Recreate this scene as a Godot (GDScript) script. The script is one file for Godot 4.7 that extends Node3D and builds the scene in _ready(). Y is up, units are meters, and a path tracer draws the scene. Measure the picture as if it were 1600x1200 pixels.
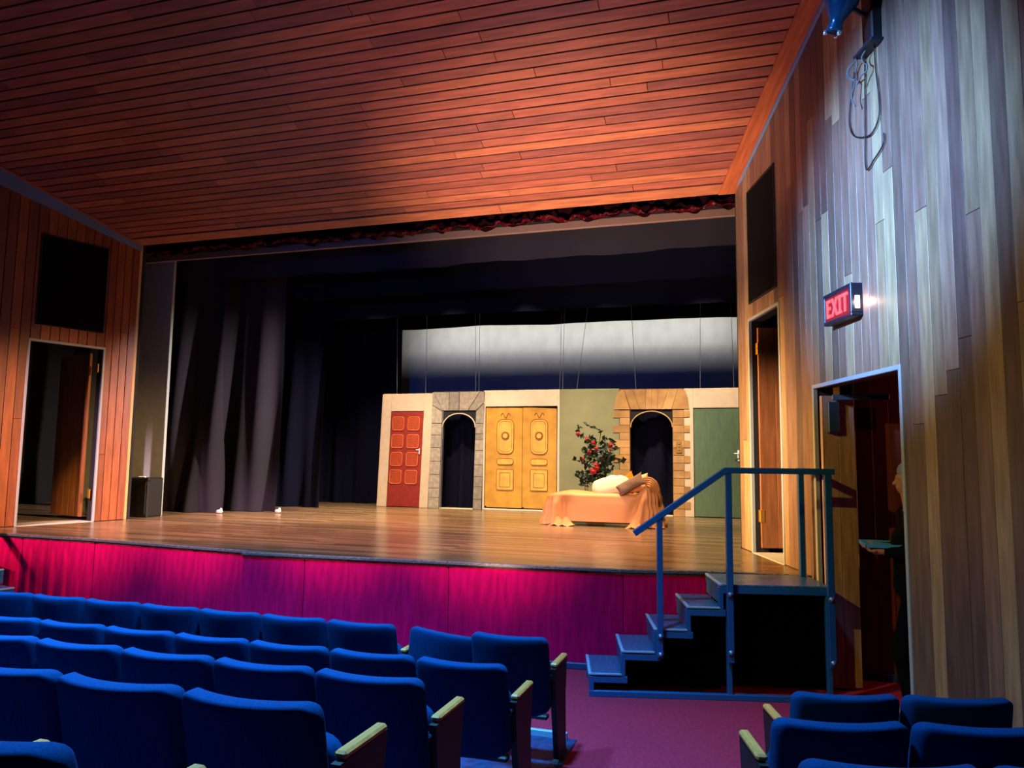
extends Node3D
# A small theatre: timber-lined hall, stage with a painted set, rows of blue tip-up seats.

var rng := RandomNumberGenerator.new()
var mats := {}
var tex := {}

const SPLAY := 0.29881        # the side walls open out by 17.1 degrees towards the audience
const CEIL_Y := 5.43
const CEIL_RISE := 0.31       # the ceiling climbs towards the audience
const STAGE := 0.96
const FLAT_Z := -14.15

# ------------------------------------------------------------------ lights, camera
func setup_view() -> void:
	var cam := Camera3D.new()
	cam.name = "camera"
	var yaw := deg_to_rad(17.1514)
	var pitch := deg_to_rad(5.6876)
	var roll := deg_to_rad(0.7133)
	var fw := Vector3(-sin(yaw) * cos(pitch), sin(pitch), -cos(yaw) * cos(pitch))
	var rt := Vector3(cos(yaw), 0, -sin(yaw))
	var up := rt.cross(fw)
	var r2 := rt * cos(roll) + up * sin(roll)
	var u2 := up * cos(roll) - rt * sin(roll)
	cam.transform = Transform3D(Basis(r2, u2, -fw), Vector3(0, 2.02, 0))
	cam.fov = rad_to_deg(2.0 * atan(600.0 / 1150.0))
	cam.near = 0.05
	cam.far = 100.0
	cam.current = true
	add_child(cam)
	var env := Environment.new()
	env.background_mode = Environment.BG_COLOR
	env.background_color = Color(0, 0, 0)
	env.tonemap_mode = Environment.TONE_MAPPER_LINEAR
	env.tonemap_exposure = 1.0
	env.sdfgi_enabled = true
	env.ssao_enabled = true
	env.ssil_enabled = true
	var we := WorldEnvironment.new()
	we.name = "surroundings"
	we.environment = env
	add_child(we)
	# house light: blue wash over the seats and the floor before the stage
	for x in [-6.4, -4.2, -2.0]:
		spot("house_blue", Vector3(x, 7.2, -3.5), Vector3(x, 0, -3.6), 39.0, Color(0.36, 0.71, 1.0), 170.0 if x < -3.0 else 150.0, 0.25)
	# blue-white spot on the right-hand wall
	spot("wall_spot", Vector3(-5.6, 5.6, -1.2), Vector3(1.09, 3.95, -6.05), 12.0, Color(0.48, 0.71, 1.0), 560.0, 0.10)
	# warm light on the lower right wall and the exit doorway
	spot("exit_spot", Vector3(-4.6, 5.0, -0.9), Vector3(0.95, 1.6, -6.4), 19.0, Color(1.0, 0.90, 0.36), 27.0, 0.06)
	# aisle lights reaching the two stage-level doors
	spot("door_spot", Vector3(-4.6, 5.2, -0.9), Vector3(0.28, 1.9, -9.1), 8.0, Color(1.0, 0.86, 0.70), 250.0, 0.05)
	spot("door_spot", Vector3(-4.6, 5.2, -0.9), Vector3(-9.8, 1.0, -9.25), 5.5, Color(1.0, 0.80, 0.52), 85.0, 0.05)
	# warm floods on the floor before the stage, thrown up at the ceiling and the head of the opening
	spot("uplight", Vector3(-2.4, 0.35, -5.95), Vector3(-1.9, 5.5, -9.4), 30.0, Color(1.0, 0.84, 0.76), 92.0, 0.12)
	spot("uplight_wide", Vector3(-2.2, 0.35, -5.95), Vector3(-1.5, 6.3, -7.6), 38.0, Color(1.0, 0.72, 0.84), 14.0, 0.12)
	# cross lights on the proscenium walls
	spot("boom_right", Vector3(0.66, 5.2, -6.3), Vector3(-9.6, 1.1, -8.8), 15.0, Color(1.0, 0.74, 0.46), 190.0, 0.10)
	spot("boom_left", Vector3(-9.7, 5.0, -6.4), Vector3(0.15, 1.7, -9.1), 14.0, Color(1.0, 0.76, 0.44), 430.0, 0.10)
	# front light on the apron, its beam edge falling across the red skirt
	for x in [-9.4, -7.7, -6.0, -4.3, -2.6]:
		spot("apron_spot", Vector3(x, 6.4, -1.6), Vector3(x + 0.1, 0.96, -9.2), 12.6, Color(1.0, 0.78, 0.86), 195.0, 0.10)
	# faint blue spill from the hall into the stage opening
	spot("blue_spill", Vector3(-4.5, 3.6, 1.4), Vector3(-4.6, 4.3, -11.0), 21.0, Color(0.12, 0.42, 1.0), 27.0, 0.15)
	# stage electrics behind the borders
	for x in [-7.0, -5.4, -3.8, -2.2, -0.6]:
		spot("set_spot", Vector3(x, 5.6, -12.3), Vector3(x + 0.1, 1.3, -14.1), 32.0, Color(1.0, 0.90, 0.78), 27.0, 0.08)
	for x in [-6.0, -2.6]:
		spot("set_front", Vector3(x, 6.4, -1.6), Vector3(x + 0.3, 0.9, -14.15), 12.0, Color(1.0, 0.90, 0.78), 78.0, 0.08)
	for x in [-6.8, -4.2, -1.6]:
		spot("floor_spot", Vector3(x, 5.5, -11.4), Vector3(x, 0.96, -11.6), 37.0, Color(1.0, 0.86, 0.68), 36.0, 0.08)
	spot("sofa_spot", Vector3(-2.4, 5.5, -11.3), Vector3(-2.1, 1.4, -11.9), 13.0, Color(1.0, 0.92, 0.78), 36.0, 0.06)
	spot("curtain_spot", Vector3(-2.5, 5.1, -10.35), Vector3(-9.4, 1.3, -11.7), 27.0, Color(1.0, 0.90, 0.88), 150.0, 0.08)
	# cyclorama batten
	area("cyc_light", Vector3(-3.4, 5.0, -14.75), Vector3(-3.4, 4.4, -15.6), Vector2(7.0, 0.06), Color(1.0, 0.98, 0.95), 9.5)

func spot(called: String, at: Vector3, to: Vector3, angle: float, c: Color, e: float, size: float) -> void:
	var l := SpotLight3D.new()
	l.name = called
	l.look_at_from_position(at, to, Vector3.UP if absf((to - at).normalized().y) < 0.98 else Vector3.RIGHT)
	l.spot_angle = angle
	l.spot_angle_attenuation = 1.0
	l.spot_range = 40.0
	l.spot_attenuation = 2.0
	l.light_color = c
	l.light_energy = e
	l.light_size = size
	l.shadow_enabled = true
	add_child(l, true)

func area(called: String, at: Vector3, to: Vector3, size: Vector2, c: Color, e: float) -> void:
	var l := AreaLight3D.new()
	l.name = called
	l.look_at_from_position(at, to, Vector3.UP if absf((to - at).normalized().y) < 0.98 else Vector3.RIGHT)
	l.area_size = size
	l.area_range = 40.0
	l.area_attenuation = 2.0
	l.light_color = c
	l.light_energy = e
	l.shadow_enabled = true
	add_child(l, true)

# ------------------------------------------------------------------ building helpers
func lin(c: Color) -> Color:
	return c

func tag(o: Node3D, label: String, category: String, group := "", kind := "") -> Node3D:
	if label: o.set_meta("label", label)
	if category: o.set_meta("category", category)
	if group: o.set_meta("group", group)
	if kind: o.set_meta("kind", kind)
	return o

func thing(called: String, label: String, category: String, at := Transform3D(), group := "", kind := "") -> Node3D:
	var o := Node3D.new()
	o.name = called
	add_child(o, true)
	o.transform = at
	return tag(o, label, category, group, kind)

func begin() -> SurfaceTool:
	var st := SurfaceTool.new()
	st.begin(Mesh.PRIMITIVE_TRIANGLES)
	st.set_smooth_group(-1)
	return st

func obj(called: String, st: SurfaceTool, m: Material, parent: Node = self) -> MeshInstance3D:
	st.generate_normals()
	var o := MeshInstance3D.new()
	o.name = called
	o.mesh = st.commit()
	o.material_override = null
	o.mesh.surface_set_material(0, m)
	parent.add_child(o, true)
	return o

func v(st: SurfaceTool, p: Vector3, uv: Vector2) -> void:
	st.set_uv(uv)
	st.add_vertex(p)

# a, b, c, d run counter-clockwise as seen from the front
func quad(st: SurfaceTool, a: Vector3, b: Vector3, c: Vector3, d: Vector3, ua: Vector2, ub: Vector2, uc: Vector2, ud: Vector2) -> void:
	v(st, a, ua); v(st, c, uc); v(st, b, ub)
	v(st, a, ua); v(st, d, ud); v(st, c, uc)

func tri(st: SurfaceTool, a: Vector3, b: Vector3, c: Vector3) -> void:
	v(st, a, Vector2(a.x, a.y)); v(st, c, Vector2(c.x, c.y)); v(st, b, Vector2(b.x, b.y))

func puv(p: Vector3, n: Vector3) -> Vector2:
	var k := n.abs()
	if k.z >= k.x and k.z >= k.y: return Vector2(p.x, p.y)
	if k.x >= k.y: return Vector2(p.z, p.y)
	return Vector2(p.x, p.z)

# box with chamfered edges; size in metres, UV in metres plus an offset
func box(st: SurfaceTool, xf: Transform3D, size: Vector3, bevel := 0.0, off := Vector2.ZERO) -> void:
	var h := size * 0.5
	st.set_smooth_group(-1)
	if bevel <= 0.0:
		for ax in 3:
			for sg in [-1.0, 1.0]:
				var n := Vector3.ZERO; n[ax] = sg
				var uu := Vector3.ZERO; uu[(ax + 1) % 3] = h[(ax + 1) % 3]
				var vv := Vector3.ZERO; vv[(ax + 2) % 3] = h[(ax + 2) % 3] * sg
				var c := n * h[ax]
				var ps := [c - uu - vv, c + uu - vv, c + uu + vv, c - uu + vv]
				quad(st, xf * ps[0], xf * ps[1], xf * ps[2], xf * ps[3], puv(ps[0], n) + off, puv(ps[1], n) + off, puv(ps[2], n) + off, puv(ps[3], n) + off)
		return
	var b: float = minf(bevel, minf(h.x, minf(h.y, h.z)) * 0.9)
	var i := h - Vector3(b, b, b)
	for ax in 3:
		var a1 := (ax + 1) % 3
		var a2 := (ax + 2) % 3
		for sg in [-1.0, 1.0]:
			var n := Vector3.ZERO; n[ax] = sg
			var ps := []
			for q in [[-1, -1], [1, -1], [1, 1], [-1, 1]]:
				var p := Vector3.ZERO
				p[ax] = h[ax] * sg; p[a1] = i[a1] * q[0]; p[a2] = i[a2] * q[1] * sg
				ps.append(p)
			quad(st, xf * ps[0], xf * ps[1], xf * ps[2], xf * ps[3], puv(ps[0], n) + off, puv(ps[1], n) + off, puv(ps[2], n) + off, puv(ps[3], n) + off)
		for s1 in [-1.0, 1.0]:
			for s2 in [-1.0, 1.0]:
				var e := []
				for q in [[1, 0, -1], [1, 0, 1], [0, 1, 1], [0, 1, -1]]:
					var p := Vector3.ZERO
					p[ax] = i[ax] * q[2]
					p[a1] = (h[a1] if q[0] else i[a1]) * s1
					p[a2] = (h[a2] if q[1] else i[a2]) * s2
					e.append(p)
				if s1 * s2 > 0: e.reverse()
				var nn := Vector3.ZERO; nn[a1] = s1
				quad(st, xf * e[0], xf * e[1], xf * e[2], xf * e[3], puv(e[0], nn) + off, puv(e[1], nn) + off, puv(e[2], nn) + off, puv(e[3], nn) + off)
	for sx in [-1.0, 1.0]:
		for sy in [-1.0, 1.0]:
			for sz in [-1.0, 1.0]:
				var p0 := Vector3(h.x * sx, i.y * sy, i.z * sz)
				var p1 := Vector3(i.x * sx, h.y * sy, i.z * sz)
				var p2 := Vector3(i.x * sx, i.y * sy, h.z * sz)
				if sx * sy * sz > 0: tri(st, xf * p0, xf * p1, xf * p2)
				else: tri(st, xf * p0, xf * p2, xf * p1)

func at(x: float, y: float, z: float) -> Transform3D:
	return Transform3D(Basis(), Vector3(x, y, z))

# box between two corners
func bx(st: SurfaceTool, a: Vector3, b: Vector3, bevel := 0.0, off := Vector2.ZERO) -> void:
	box(st, Transform3D(Basis(), (a + b) * 0.5), (b - a).abs(), bevel, off)

# square or flat bar from a to b
func bar(st: SurfaceTool, a: Vector3, b: Vector3, w: float, t: float, side := Vector3.UP, bevel := 0.004) -> void:
	var y := (b - a).normalized()
	var x := side.cross(y).normalized()
	var z := x.cross(y)
	box(st, Transform3D(Basis(x, y, z), (a + b) * 0.5), Vector3(w, (b - a).length(), t), bevel)

func grid(st: SurfaceTool, nu: int, nv: int, f: Callable, flip := false, uvs := Vector2.ONE) -> void:
	st.set_smooth_group(1)
	var ps := []
	for j in nv + 1:
		var row := PackedVector3Array()
		for i in nu + 1:
			row.append(f.call(float(i) / nu, float(j) / nv))
		ps.append(row)
	for j in nv:
		for i in nu:
			var u0 := Vector2(float(i) / nu, float(j) / nv) * uvs
			var u1 := Vector2(float(i + 1) / nu, float(j + 1) / nv) * uvs
			if flip: quad(st, ps[j][i], ps[j + 1][i], ps[j + 1][i + 1], ps[j][i + 1], u0, Vector2(u0.x, u1.y), u1, Vector2(u1.x, u0.y))
			else: quad(st, ps[j][i], ps[j][i + 1], ps[j + 1][i + 1], ps[j + 1][i], u0, Vector2(u1.x, u0.y), u1, Vector2(u0.x, u1.y))

func tube(st: SurfaceTool, pts: PackedVector3Array, r: float, sides := 6) -> void:
	st.set_smooth_group(1)
	var rings := []
	var ref := Vector3(0.31, 0.22, 0.92)
	for i in pts.size():
		var t := (pts[mini(i + 1, pts.size() - 1)] - pts[maxi(i - 1, 0)]).normalized()
		var x := ref.cross(t).normalized()
		var y := t.cross(x)
		ref = y.cross(t) * -1.0 if false else ref
		var ring := PackedVector3Array()
		for k in sides:
			var a := TAU * k / sides
			ring.append(pts[i] + (x * cos(a) + y * sin(a)) * r)
		rings.append(ring)
	for i in pts.size() - 1:
		for k in sides:
			var n := (k + 1) % sides
			quad(st, rings[i][k], rings[i][n], rings[i + 1][n], rings[i + 1][k], Vector2(k, i), Vector2(k + 1, i), Vector2(k + 1, i + 1), Vector2(k, i + 1))
	st.set_smooth_group(-1)
	for k in range(1, sides - 1):
		tri(st, rings[0][0], rings[0][k + 1], rings[0][k])
		var e: int = pts.size() - 1
		tri(st, rings[e][0], rings[e][k], rings[e][k + 1])

func spline(pts: PackedVector3Array, n := 6) -> PackedVector3Array:
	var out := PackedVector3Array()
	for i in pts.size() - 1:
		for k in n:
			out.append(pts[i].cubic_interpolate(pts[i + 1], pts[maxi(i - 1, 0)], pts[mini(i + 2, pts.size() - 1)], float(k) / n))
	out.append(pts[pts.size() - 1])
	return out

# profile of (radius, height) pairs turned about the local y axis
func lathe(st: SurfaceTool, xf: Transform3D, prof: Array, sides := 20) -> void:
	grid(st, sides, prof.size() - 1, func(a, b):
		var q: Vector2 = prof[int(round(b * (prof.size() - 1)))]
		return xf * Vector3(cos(a * TAU) * q.x, q.y, -sin(a * TAU) * q.x))

# flat outline pushed along local z from z0 (back) to z1 (front)
func prism(st: SurfaceTool, poly: PackedVector2Array, z0: float, z1: float, xf := Transform3D()) -> void:
	st.set_smooth_group(-1)
	var p := poly
	if Geometry2D.is_polygon_clockwise(p):
		p = p.duplicate()
		p.reverse()
	# is_polygon_clockwise assumes y down, so sort out the turn by area
	var ar := 0.0
	for i in p.size(): ar += p[i].cross(p[(i + 1) % p.size()])
	if ar < 0: p.reverse()
	var ix := Geometry2D.triangulate_polygon(p)
	for i in range(0, ix.size(), 3):
		var a := p[ix[i]]; var b := p[ix[i + 1]]; var c := p[ix[i + 2]]
		if (b - a).cross(c - a) < 0:
			var s := b; b = c; c = s
		v(st, xf * Vector3(a.x, a.y, z1), a); v(st, xf * Vector3(c.x, c.y, z1), c); v(st, xf * Vector3(b.x, b.y, z1), b)
		v(st, xf * Vector3(a.x, a.y, z0), a); v(st, xf * Vector3(b.x, b.y, z0), b); v(st, xf * Vector3(c.x, c.y, z0), c)
	for i in p.size():
		var a := p[i]; var b := p[(i + 1) % p.size()]
		quad(st, xf * Vector3(a.x, a.y, z0), xf * Vector3(b.x, b.y, z0), xf * Vector3(b.x, b.y, z1), xf * Vector3(a.x, a.y, z1), a, b, b, a)

func sgnpow(x: float, e: float) -> float:
	return signf(x) * pow(absf(x), e)

# rounded-box blob
func blob(st: SurfaceTool, xf: Transform3D, h: Vector3, e := 0.4, nu := 20, nv := 12) -> void:
	grid(st, nu, nv, func(a, b):
		var th: float = a * TAU
		var ph: float = (b - 0.5) * PI
		return xf * Vector3(h.x * sgnpow(cos(ph), e) * sgnpow(cos(th), e), h.y * sgnpow(sin(ph), e), -h.z * sgnpow(cos(ph), e) * sgnpow(sin(th), e)))

# ------------------------------------------------------------------ textures and materials
func noise_tex(key: String, freq: float, octaves: int, lo: float, hi: float, size := 256, kind := FastNoiseLite.TYPE_SIMPLEX_SMOOTH, as_normal := false) -> NoiseTexture2D:
	if tex.has(key): return tex[key]
	var n := FastNoiseLite.new()
	n.seed = key.hash() % 1000
	n.noise_type = kind
	n.frequency = freq
	n.fractal_octaves = octaves
	var t := NoiseTexture2D.new()
	t.width = size; t.height = size
	t.seamless = true
	t.noise = n
	if as_normal:
		t.as_normal_map = true
		t.bump_strength = 6.0
	else:
		var g := Gradient.new()
		g.set_color(0, Color(lo, lo, lo)); g.set_color(1, Color(hi, hi, hi))
		t.color_ramp = g
	tex[key] = t
	return t

func mat(key: String, c: Color, rough := 0.8, t: Texture2D = null, uvs := Vector3.ONE, metal := 0.0) -> StandardMaterial3D:
	if mats.has(key): return mats[key]
	var m := StandardMaterial3D.new()
	m.resource_name = key
	m.albedo_color = c
	m.roughness = rough
	m.metallic = metal
	if t:
		m.albedo_texture = t
		m.uv1_scale = uvs
	mats[key] = m
	return m

func wood(key: String, c: Color, rough := 0.5) -> StandardMaterial3D:
	if mats.has(key): return mats[key]
	var m := mat(key, c, rough, noise_tex("grain", 0.010, 4, 0.74, 1.0, 512), Vector3(3.2, 0.32, 1))
	m.heightmap_enabled = false
	return m

func cloth(key: String, c: Color, rim := 0.3, t: Texture2D = null, uvs := Vector3.ONE) -> StandardMaterial3D:
	var m := mat(key, c, 0.95, t, uvs)
	m.metallic_specular = 0.2 if rim > 0.0 else 0.0
	if rim > 0.0:
		m.rim_enabled = true
		m.rim = rim
		m.rim_tint = 0.8
	m.cull_mode = BaseMaterial3D.CULL_DISABLED
	return m

func glow(key: String, c: Color, e: float) -> StandardMaterial3D:
	var m := mat(key, c, 0.6)
	m.emission_enabled = true
	m.emission = c
	m.emission_energy_multiplier = e
	return m

# ------------------------------------------------------------------ the hall
const R0 := Vector3(0.03, 0, -9.5)
const L0 := Vector3(-9.36, 0, -9.5)

func right_frame() -> Transform3D:     # x along the wall to the audience, y up, z into the hall
	return Transform3D(Basis(Vector3(sin(SPLAY), 0, cos(SPLAY)), Vector3.UP, Vector3(-cos(SPLAY), 0, sin(SPLAY))), R0)

func left_frame() -> Transform3D:      # x along the wall to the stage, y up, z into the hall
	return Transform3D(Basis(Vector3(sin(SPLAY), 0, -cos(SPLAY)), Vector3.UP, Vector3(cos(SPLAY), 0, sin(SPLAY))), L0)

func ceil_at(s: float) -> float:
	return CEIL_Y + CEIL_RISE * cos(SPLAY) * s

func plank_mat(kind: String) -> StandardMaterial3D:
	var k := rng.randi() % 7
	if kind == "ceiling":
		var h := [Color(0.62, 0.34, 0.24), Color(0.67, 0.38, 0.25), Color(0.57, 0.31, 0.23), Color(0.64, 0.35, 0.26), Color(0.53, 0.29, 0.24), Color(0.70, 0.41, 0.27), Color(0.60, 0.33, 0.24)]
		return wood("ceiling_board_%d" % k, h[k], 0.45)
	if kind == "left":
		var h2 := [Color(0.56, 0.29, 0.14), Color(0.62, 0.33, 0.16), Color(0.50, 0.25, 0.13), Color(0.66, 0.37, 0.18), Color(0.54, 0.27, 0.15), Color(0.48, 0.24, 0.14), Color(0.60, 0.31, 0.15)]
		return wood("left_board_%d" % k, h2[k], 0.45)
	var h3 := [Color(0.52, 0.42, 0.32), Color(0.61, 0.50, 0.38), Color(0.41, 0.33, 0.28), Color(0.55, 0.43, 0.36), Color(0.65, 0.55, 0.42), Color(0.36, 0.28, 0.25), Color(0.49, 0.38, 0.32)]
	return wood("right_board_%d" % k, h3[k], 0.42)

# one board, its length along local y: face, chamfered edges and sides
func board(parent: Node, xf: Transform3D, w: float, l: float, t: float, m: Material, called := "plank", bev := 0.003) -> void:
	var st := begin()
	box(st, xf, Vector3(w, l, t), bev, Vector2(rng.randf() * 7.0, rng.randf() * 7.0))
	obj(called, st, m, parent)

# vertical boarding between s = a and s = b, with holes [s0, s1, y0, y1]
func boarding(parent: Node, cols: Array, foot: Callable, head: Callable, holes: Array, kind: String, sgn: float) -> void:
	for c in cols:
		var mid: float = (c[0] + c[1]) * 0.5
		var spans := [[foot.call(mid), minf(head.call(c[0]), head.call(c[1]))]]
		for h in holes:
			if mid > h[0] and mid < h[1]:
				var nx := []
				for q in spans:
					if h[3] <= q[0] or h[2] >= q[1]: nx.append(q); continue
					if h[2] > q[0]: nx.append([q[0], h[2]])
					if h[3] < q[1]: nx.append([h[3], q[1]])
				spans = nx
		for q in spans:
			var cuts := [q[0]]
			if q[1] - q[0] > 2.4 and rng.randf() < 0.62:
				cuts.append(q[0] + (q[1] - q[0]) * rng.randf_range(0.22, 0.8))
			cuts.append(q[1])
			for i in cuts.size() - 1:
				var y0: float = cuts[i]; var y1: float = cuts[i + 1]
				board(parent, Transform3D(Basis(), Vector3(mid * sgn, (y0 + y1) * 0.5, 0.008 + rng.randf() * 0.0015)), c[1] - c[0] - (0.0035 if kind == "right" else 0.008), y1 - y0 - 0.004, 0.024, plank_mat(kind), "plank", 0.0015 if kind == "right" else 0.003)

func columns(a: float, b: float, n: int) -> Array:
	var out := []
	for i in n: out.append([lerpf(a, b, float(i) / n), lerpf(a, b, float(i + 1) / n)])
	return out

func build_shell() -> void:
	var carpet := mat("red_carpet", Color(0.74, 0.08, 0.24), 0.95, noise_tex("pile", 0.08, 4, 0.72, 1.0), Vector3(1.3, 1.3, 1))
	var dark := mat("dark_paint", Color(0.05, 0.045, 0.05), 0.9)
	var black := mat("black_paint", Color(0.025, 0.025, 0.03), 0.95)
	# floor of the hall
	var st := begin()
	bx(st, Vector3(-15, -0.2, -8.0), Vector3(6, 0, 8))
	tag(obj("floor", st, carpet), "red carpeted floor of the hall in front of the stage", "floor", "", "structure")
	for q in [[1, PackedVector2Array([Vector2(0.24, -9.45), Vector2(0.66, -8.07), Vector2(3.0, -8.07), Vector2(3.0, -9.45)])], [-1, PackedVector2Array([Vector2(-9.57, -9.45), Vector2(-10.03, -7.95), Vector2(-13.5, -7.95), Vector2(-13.5, -9.45)])]]:
		st = begin()
		prism(st, q[1], 0.0, 0.06, Transform3D(Basis(Vector3(1, 0, 0), Vector3(0, 0, 1), Vector3(0, -1, 0)), Vector3(0, STAGE, 0)))
		tag(obj("floor_wing_right" if q[0] > 0 else "floor_wing_left", st, mat("wing_floor", Color(0.40, 0.34, 0.28), 0.7)), "wooden floor at stage height behind the %s boarded wall's open door" % ("right" if q[0] > 0 else "left"), "floor", "", "structure")
	# right wall: backing with openings, then the boards
	var w := thing("wall_right", "right wall of weathered brown and olive vertical wooden boards", "wall", right_frame(), "", "structure")
	st = begin()
	var top := 9.6
	for q in [[-0.1, 0.43, 0.0, top], [0.43, 1.41, 0.0, 0.93], [0.43, 1.41, 3.67, top], [1.41, 2.25, 0.0, top], [2.25, 3.78, 2.7, top], [3.78, 14.0, 0.0, top]]:
		bx(st, Vector3(q[0], q[2], -0.16), Vector3(q[1], q[3], -0.002))
	obj("backing", st, dark, w)
	var cols := columns(0, 0.43, 3) + columns(0.43, 1.41, 7) + columns(1.41, 2.25, 6) + columns(2.25, 3.78, 11) + columns(3.78, 6.3, 18)
	boarding(w, cols, func(s): return STAGE + 0.005 if s < 1.9 else 0.004, func(s): return ceil_at(s) - 0.01, [[0.43, 1.41, 0.0, 3.67], [2.25, 3.78, -0.1, 2.7]], "right", 1.0)
	# left wall
	w = thing("wall_left", "left wall of reddish vertical wooden boards beside the stage", "wall", left_frame(), "", "structure")
	st = begin()
	for q in [[-0.1, 0.48, 0.0, top], [0.48, 1.54, 0.0, 0.93], [0.48, 1.54, 3.63, top], [1.54, 14.0, 0.0, top]]:
		bx(st, Vector3(-q[1], q[2], -0.16), Vector3(-q[0], q[3], -0.002))
	obj("backing", st, dark, w)
	cols = columns(0, 0.48, 4) + columns(0.48, 1.54, 8) + columns(1.54, 3.0, 11)
	boarding(w, cols, func(s): return STAGE + 0.005 if s < 2.1 else 0.004, func(s): return ceil_at(s) - 0.01, [[0.48, 1.54, 0.0, 3.63]], "left", -1.0)
	# ceiling
	var rise := Vector3(0, CEIL_RISE, 1).normalized()
	w = thing("ceiling", "sloping ceiling of narrow reddish cedar boards rising from the stage opening", "ceiling", Transform3D(Basis(Vector3.RIGHT, rise, Vector3.RIGHT.cross(rise)), Vector3(0, CEIL_Y, -9.5)), "", "structure")
	st = begin()
	bx(st, Vector3(-15, 0.0, -0.16), Vector3(6, 17, -0.004))
	obj("backing", st, dark, w)
	var k := cos(atan(CEIL_RISE))
	var tanw := tan(SPLAY)
	# first row: wide plain fascia
	var q0 := 0.0
	for row in 39:
		var wd := 0.205 if row == 0 else 0.14
		var zc := (q0 + wd * 0.5) * k
		var xa := -9.36 - zc * tanw
		var xb := 0.03 + zc * tanw
		var xs := [xa]
		if row == 0:
			xs.append_array([-6.4, -3.1])
		else:
			var x := xa + rng.randf_range(0.9, 3.0)
			while x < xb - 0.7:
				xs.append(x)
				x += rng.randf_range(2.0, 3.9)
		xs.append(xb)
		for i in xs.size() - 1:
			var l: float = xs[i + 1] - xs[i]
			var m := wood("fascia_board", Color(0.70, 0.42, 0.27), 0.45) if row == 0 else plank_mat("ceiling")
			board(w, Transform3D(Basis(Vector3(0, -1, 0), Vector3(1, 0, 0), Vector3(0, 0, 1)), Vector3((xs[i] + xs[i + 1]) * 0.5, q0 + wd * 0.5, 0.006 + (0.018 if row == 0 else rng.randf() * 0.003))), wd - 0.017, l - 0.005, 0.026, m, "plank" if row else "fascia_board")
		q0 += wd
	# edge boards running up both sides of the ceiling, and the painted strips under them
	for sd in [-1.0, 1.0]:
		st = begin()
		var pa := Vector3(0.03 if sd > 0 else -9.36, CEIL_Y, -9.5)
		var dir := Vector3(sd * tanw, CEIL_RISE, 1.0)
		var pb: Vector3 = pa + dir * 6.6
		var inn := Vector3(-sd, 0, 0)
		var dn := Vector3(0, -k, sin(atan(CEIL_RISE)))
		var a1: Vector3 = pa + inn * 0.02 + dn * 0.022
		var b1: Vector3 = pb + inn * 0.02 + dn * 0.022
		var wdt := 0.21 if sd > 0 else 0.06
		var ps := [a1, b1, b1 + inn * wdt, a1 + inn * wdt]
		var pt := []
		for p in ps: pt.append(p + dn * 0.022)
		var uu := [Vector2(0, 0), Vector2(0, 7), Vector2(wdt, 7), Vector2(wdt, 0)]
		var od := [0, 3, 2, 1] if sd > 0 else [0, 1, 2, 3]
		quad(st, pt[od[0]], pt[od[1]], pt[od[2]], pt[od[3]], uu[od[0]], uu[od[1]], uu[od[2]], uu[od[3]])
		for i in 4:
			var j := (i + 1) % 4
			quad(st, ps[i], ps[j], pt[j], pt[i], uu[i], uu[j], uu[j], uu[i])
		tag(obj("trim_2" if sd > 0 else "trim_1", st, wood("edge_board", Color(0.70, 0.37, 0.20), 0.45)), "wide orange wooden edge board where the ceiling meets the right wall" if sd > 0 else "narrow wooden edge board where the ceiling meets the left wall", "trim", "", "structure")
		# strip on the wall
		st = begin()
		var fr := right_frame() if sd > 0 else left_frame()
		var h0 := 0.05 if sd > 0 else 0.13
		var h1 := 0.16 if sd > 0 else 0.62
		var sl := 6.9
		var t0 := Vector3(0, ceil_at(0.0) + 0.01, 0.02); var t1 := Vector3(sl * sd, ceil_at(sl) + 0.01, 0.02)
		var fz := Vector3(0, 0, 0.03)
		var c4 := [t0 - Vector3(0, h0, 0), t1 - Vector3(0, h1, 0), t1, t0]
		if sd < 0: c4.reverse()
		quad(st, fr * (c4[0] + fz), fr * (c4[1] + fz), fr * (c4[2] + fz), fr * (c4[3] + fz), Vector2(0, 0), Vector2(1, 0), Vector2(1, 1), Vector2(0, 1))
		for i in 4:
			var j := (i + 1) % 4
			quad(st, fr * c4[i], fr * c4[j], fr * (c4[j] + fz), fr * (c4[i] + fz), Vector2(0, 0), Vector2(1, 0), Vector2(1, 1), Vector2(0, 1))
		tag(obj("trim_4" if sd > 0 else "trim_3", st, mat("blue_grey_paint", Color(0.38, 0.46, 0.58), 0.6)), "thin dark painted strip at the top of the right boarded wall" if sd > 0 else "blue-grey painted strip along the top of the left boarded wall", "trim", "", "structure")
	# light edge strip on the corner of the left wall at the opening
	for sd in [-1.0, 1.0]:
		st = begin()
		var cx := 0.03 if sd > 0 else -9.36
		bx(st, Vector3(cx - 0.012, STAGE, -9.56), Vector3(cx + 0.012, CEIL_Y - 0.02, -9.49), 0.004)
		tag(obj("trim_6" if sd > 0 else "trim_5", st, mat("pale_edge", Color(0.72, 0.60, 0.42), 0.5)), "pale edge strip on the right corner of the stage opening" if sd > 0 else "pale edge strip on the left corner of the stage opening", "trim", "", "structure")
	# rear wall of the hall
	st = begin()
	bx(st, Vector3(-15, 0, 5.6), Vector3(6, 12, 5.8))
	tag(obj("wall_back", st, dark), "dark rear wall behind the seats", "wall", "", "structure")
	# stage house: side, rear and top, all painted black
	st = begin()
	bx(st, Vector3(-14.2, 0, -16.4), Vector3(-14.0, 9, 6.0))
	tag(obj("wall_stage_left", st, black), "black outer wall of the left wings", "wall", "", "structure")
	st = begin()
	bx(st, Vector3(4.8, 0, -16.4), Vector3(5.0, 9, 6.0))
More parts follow.
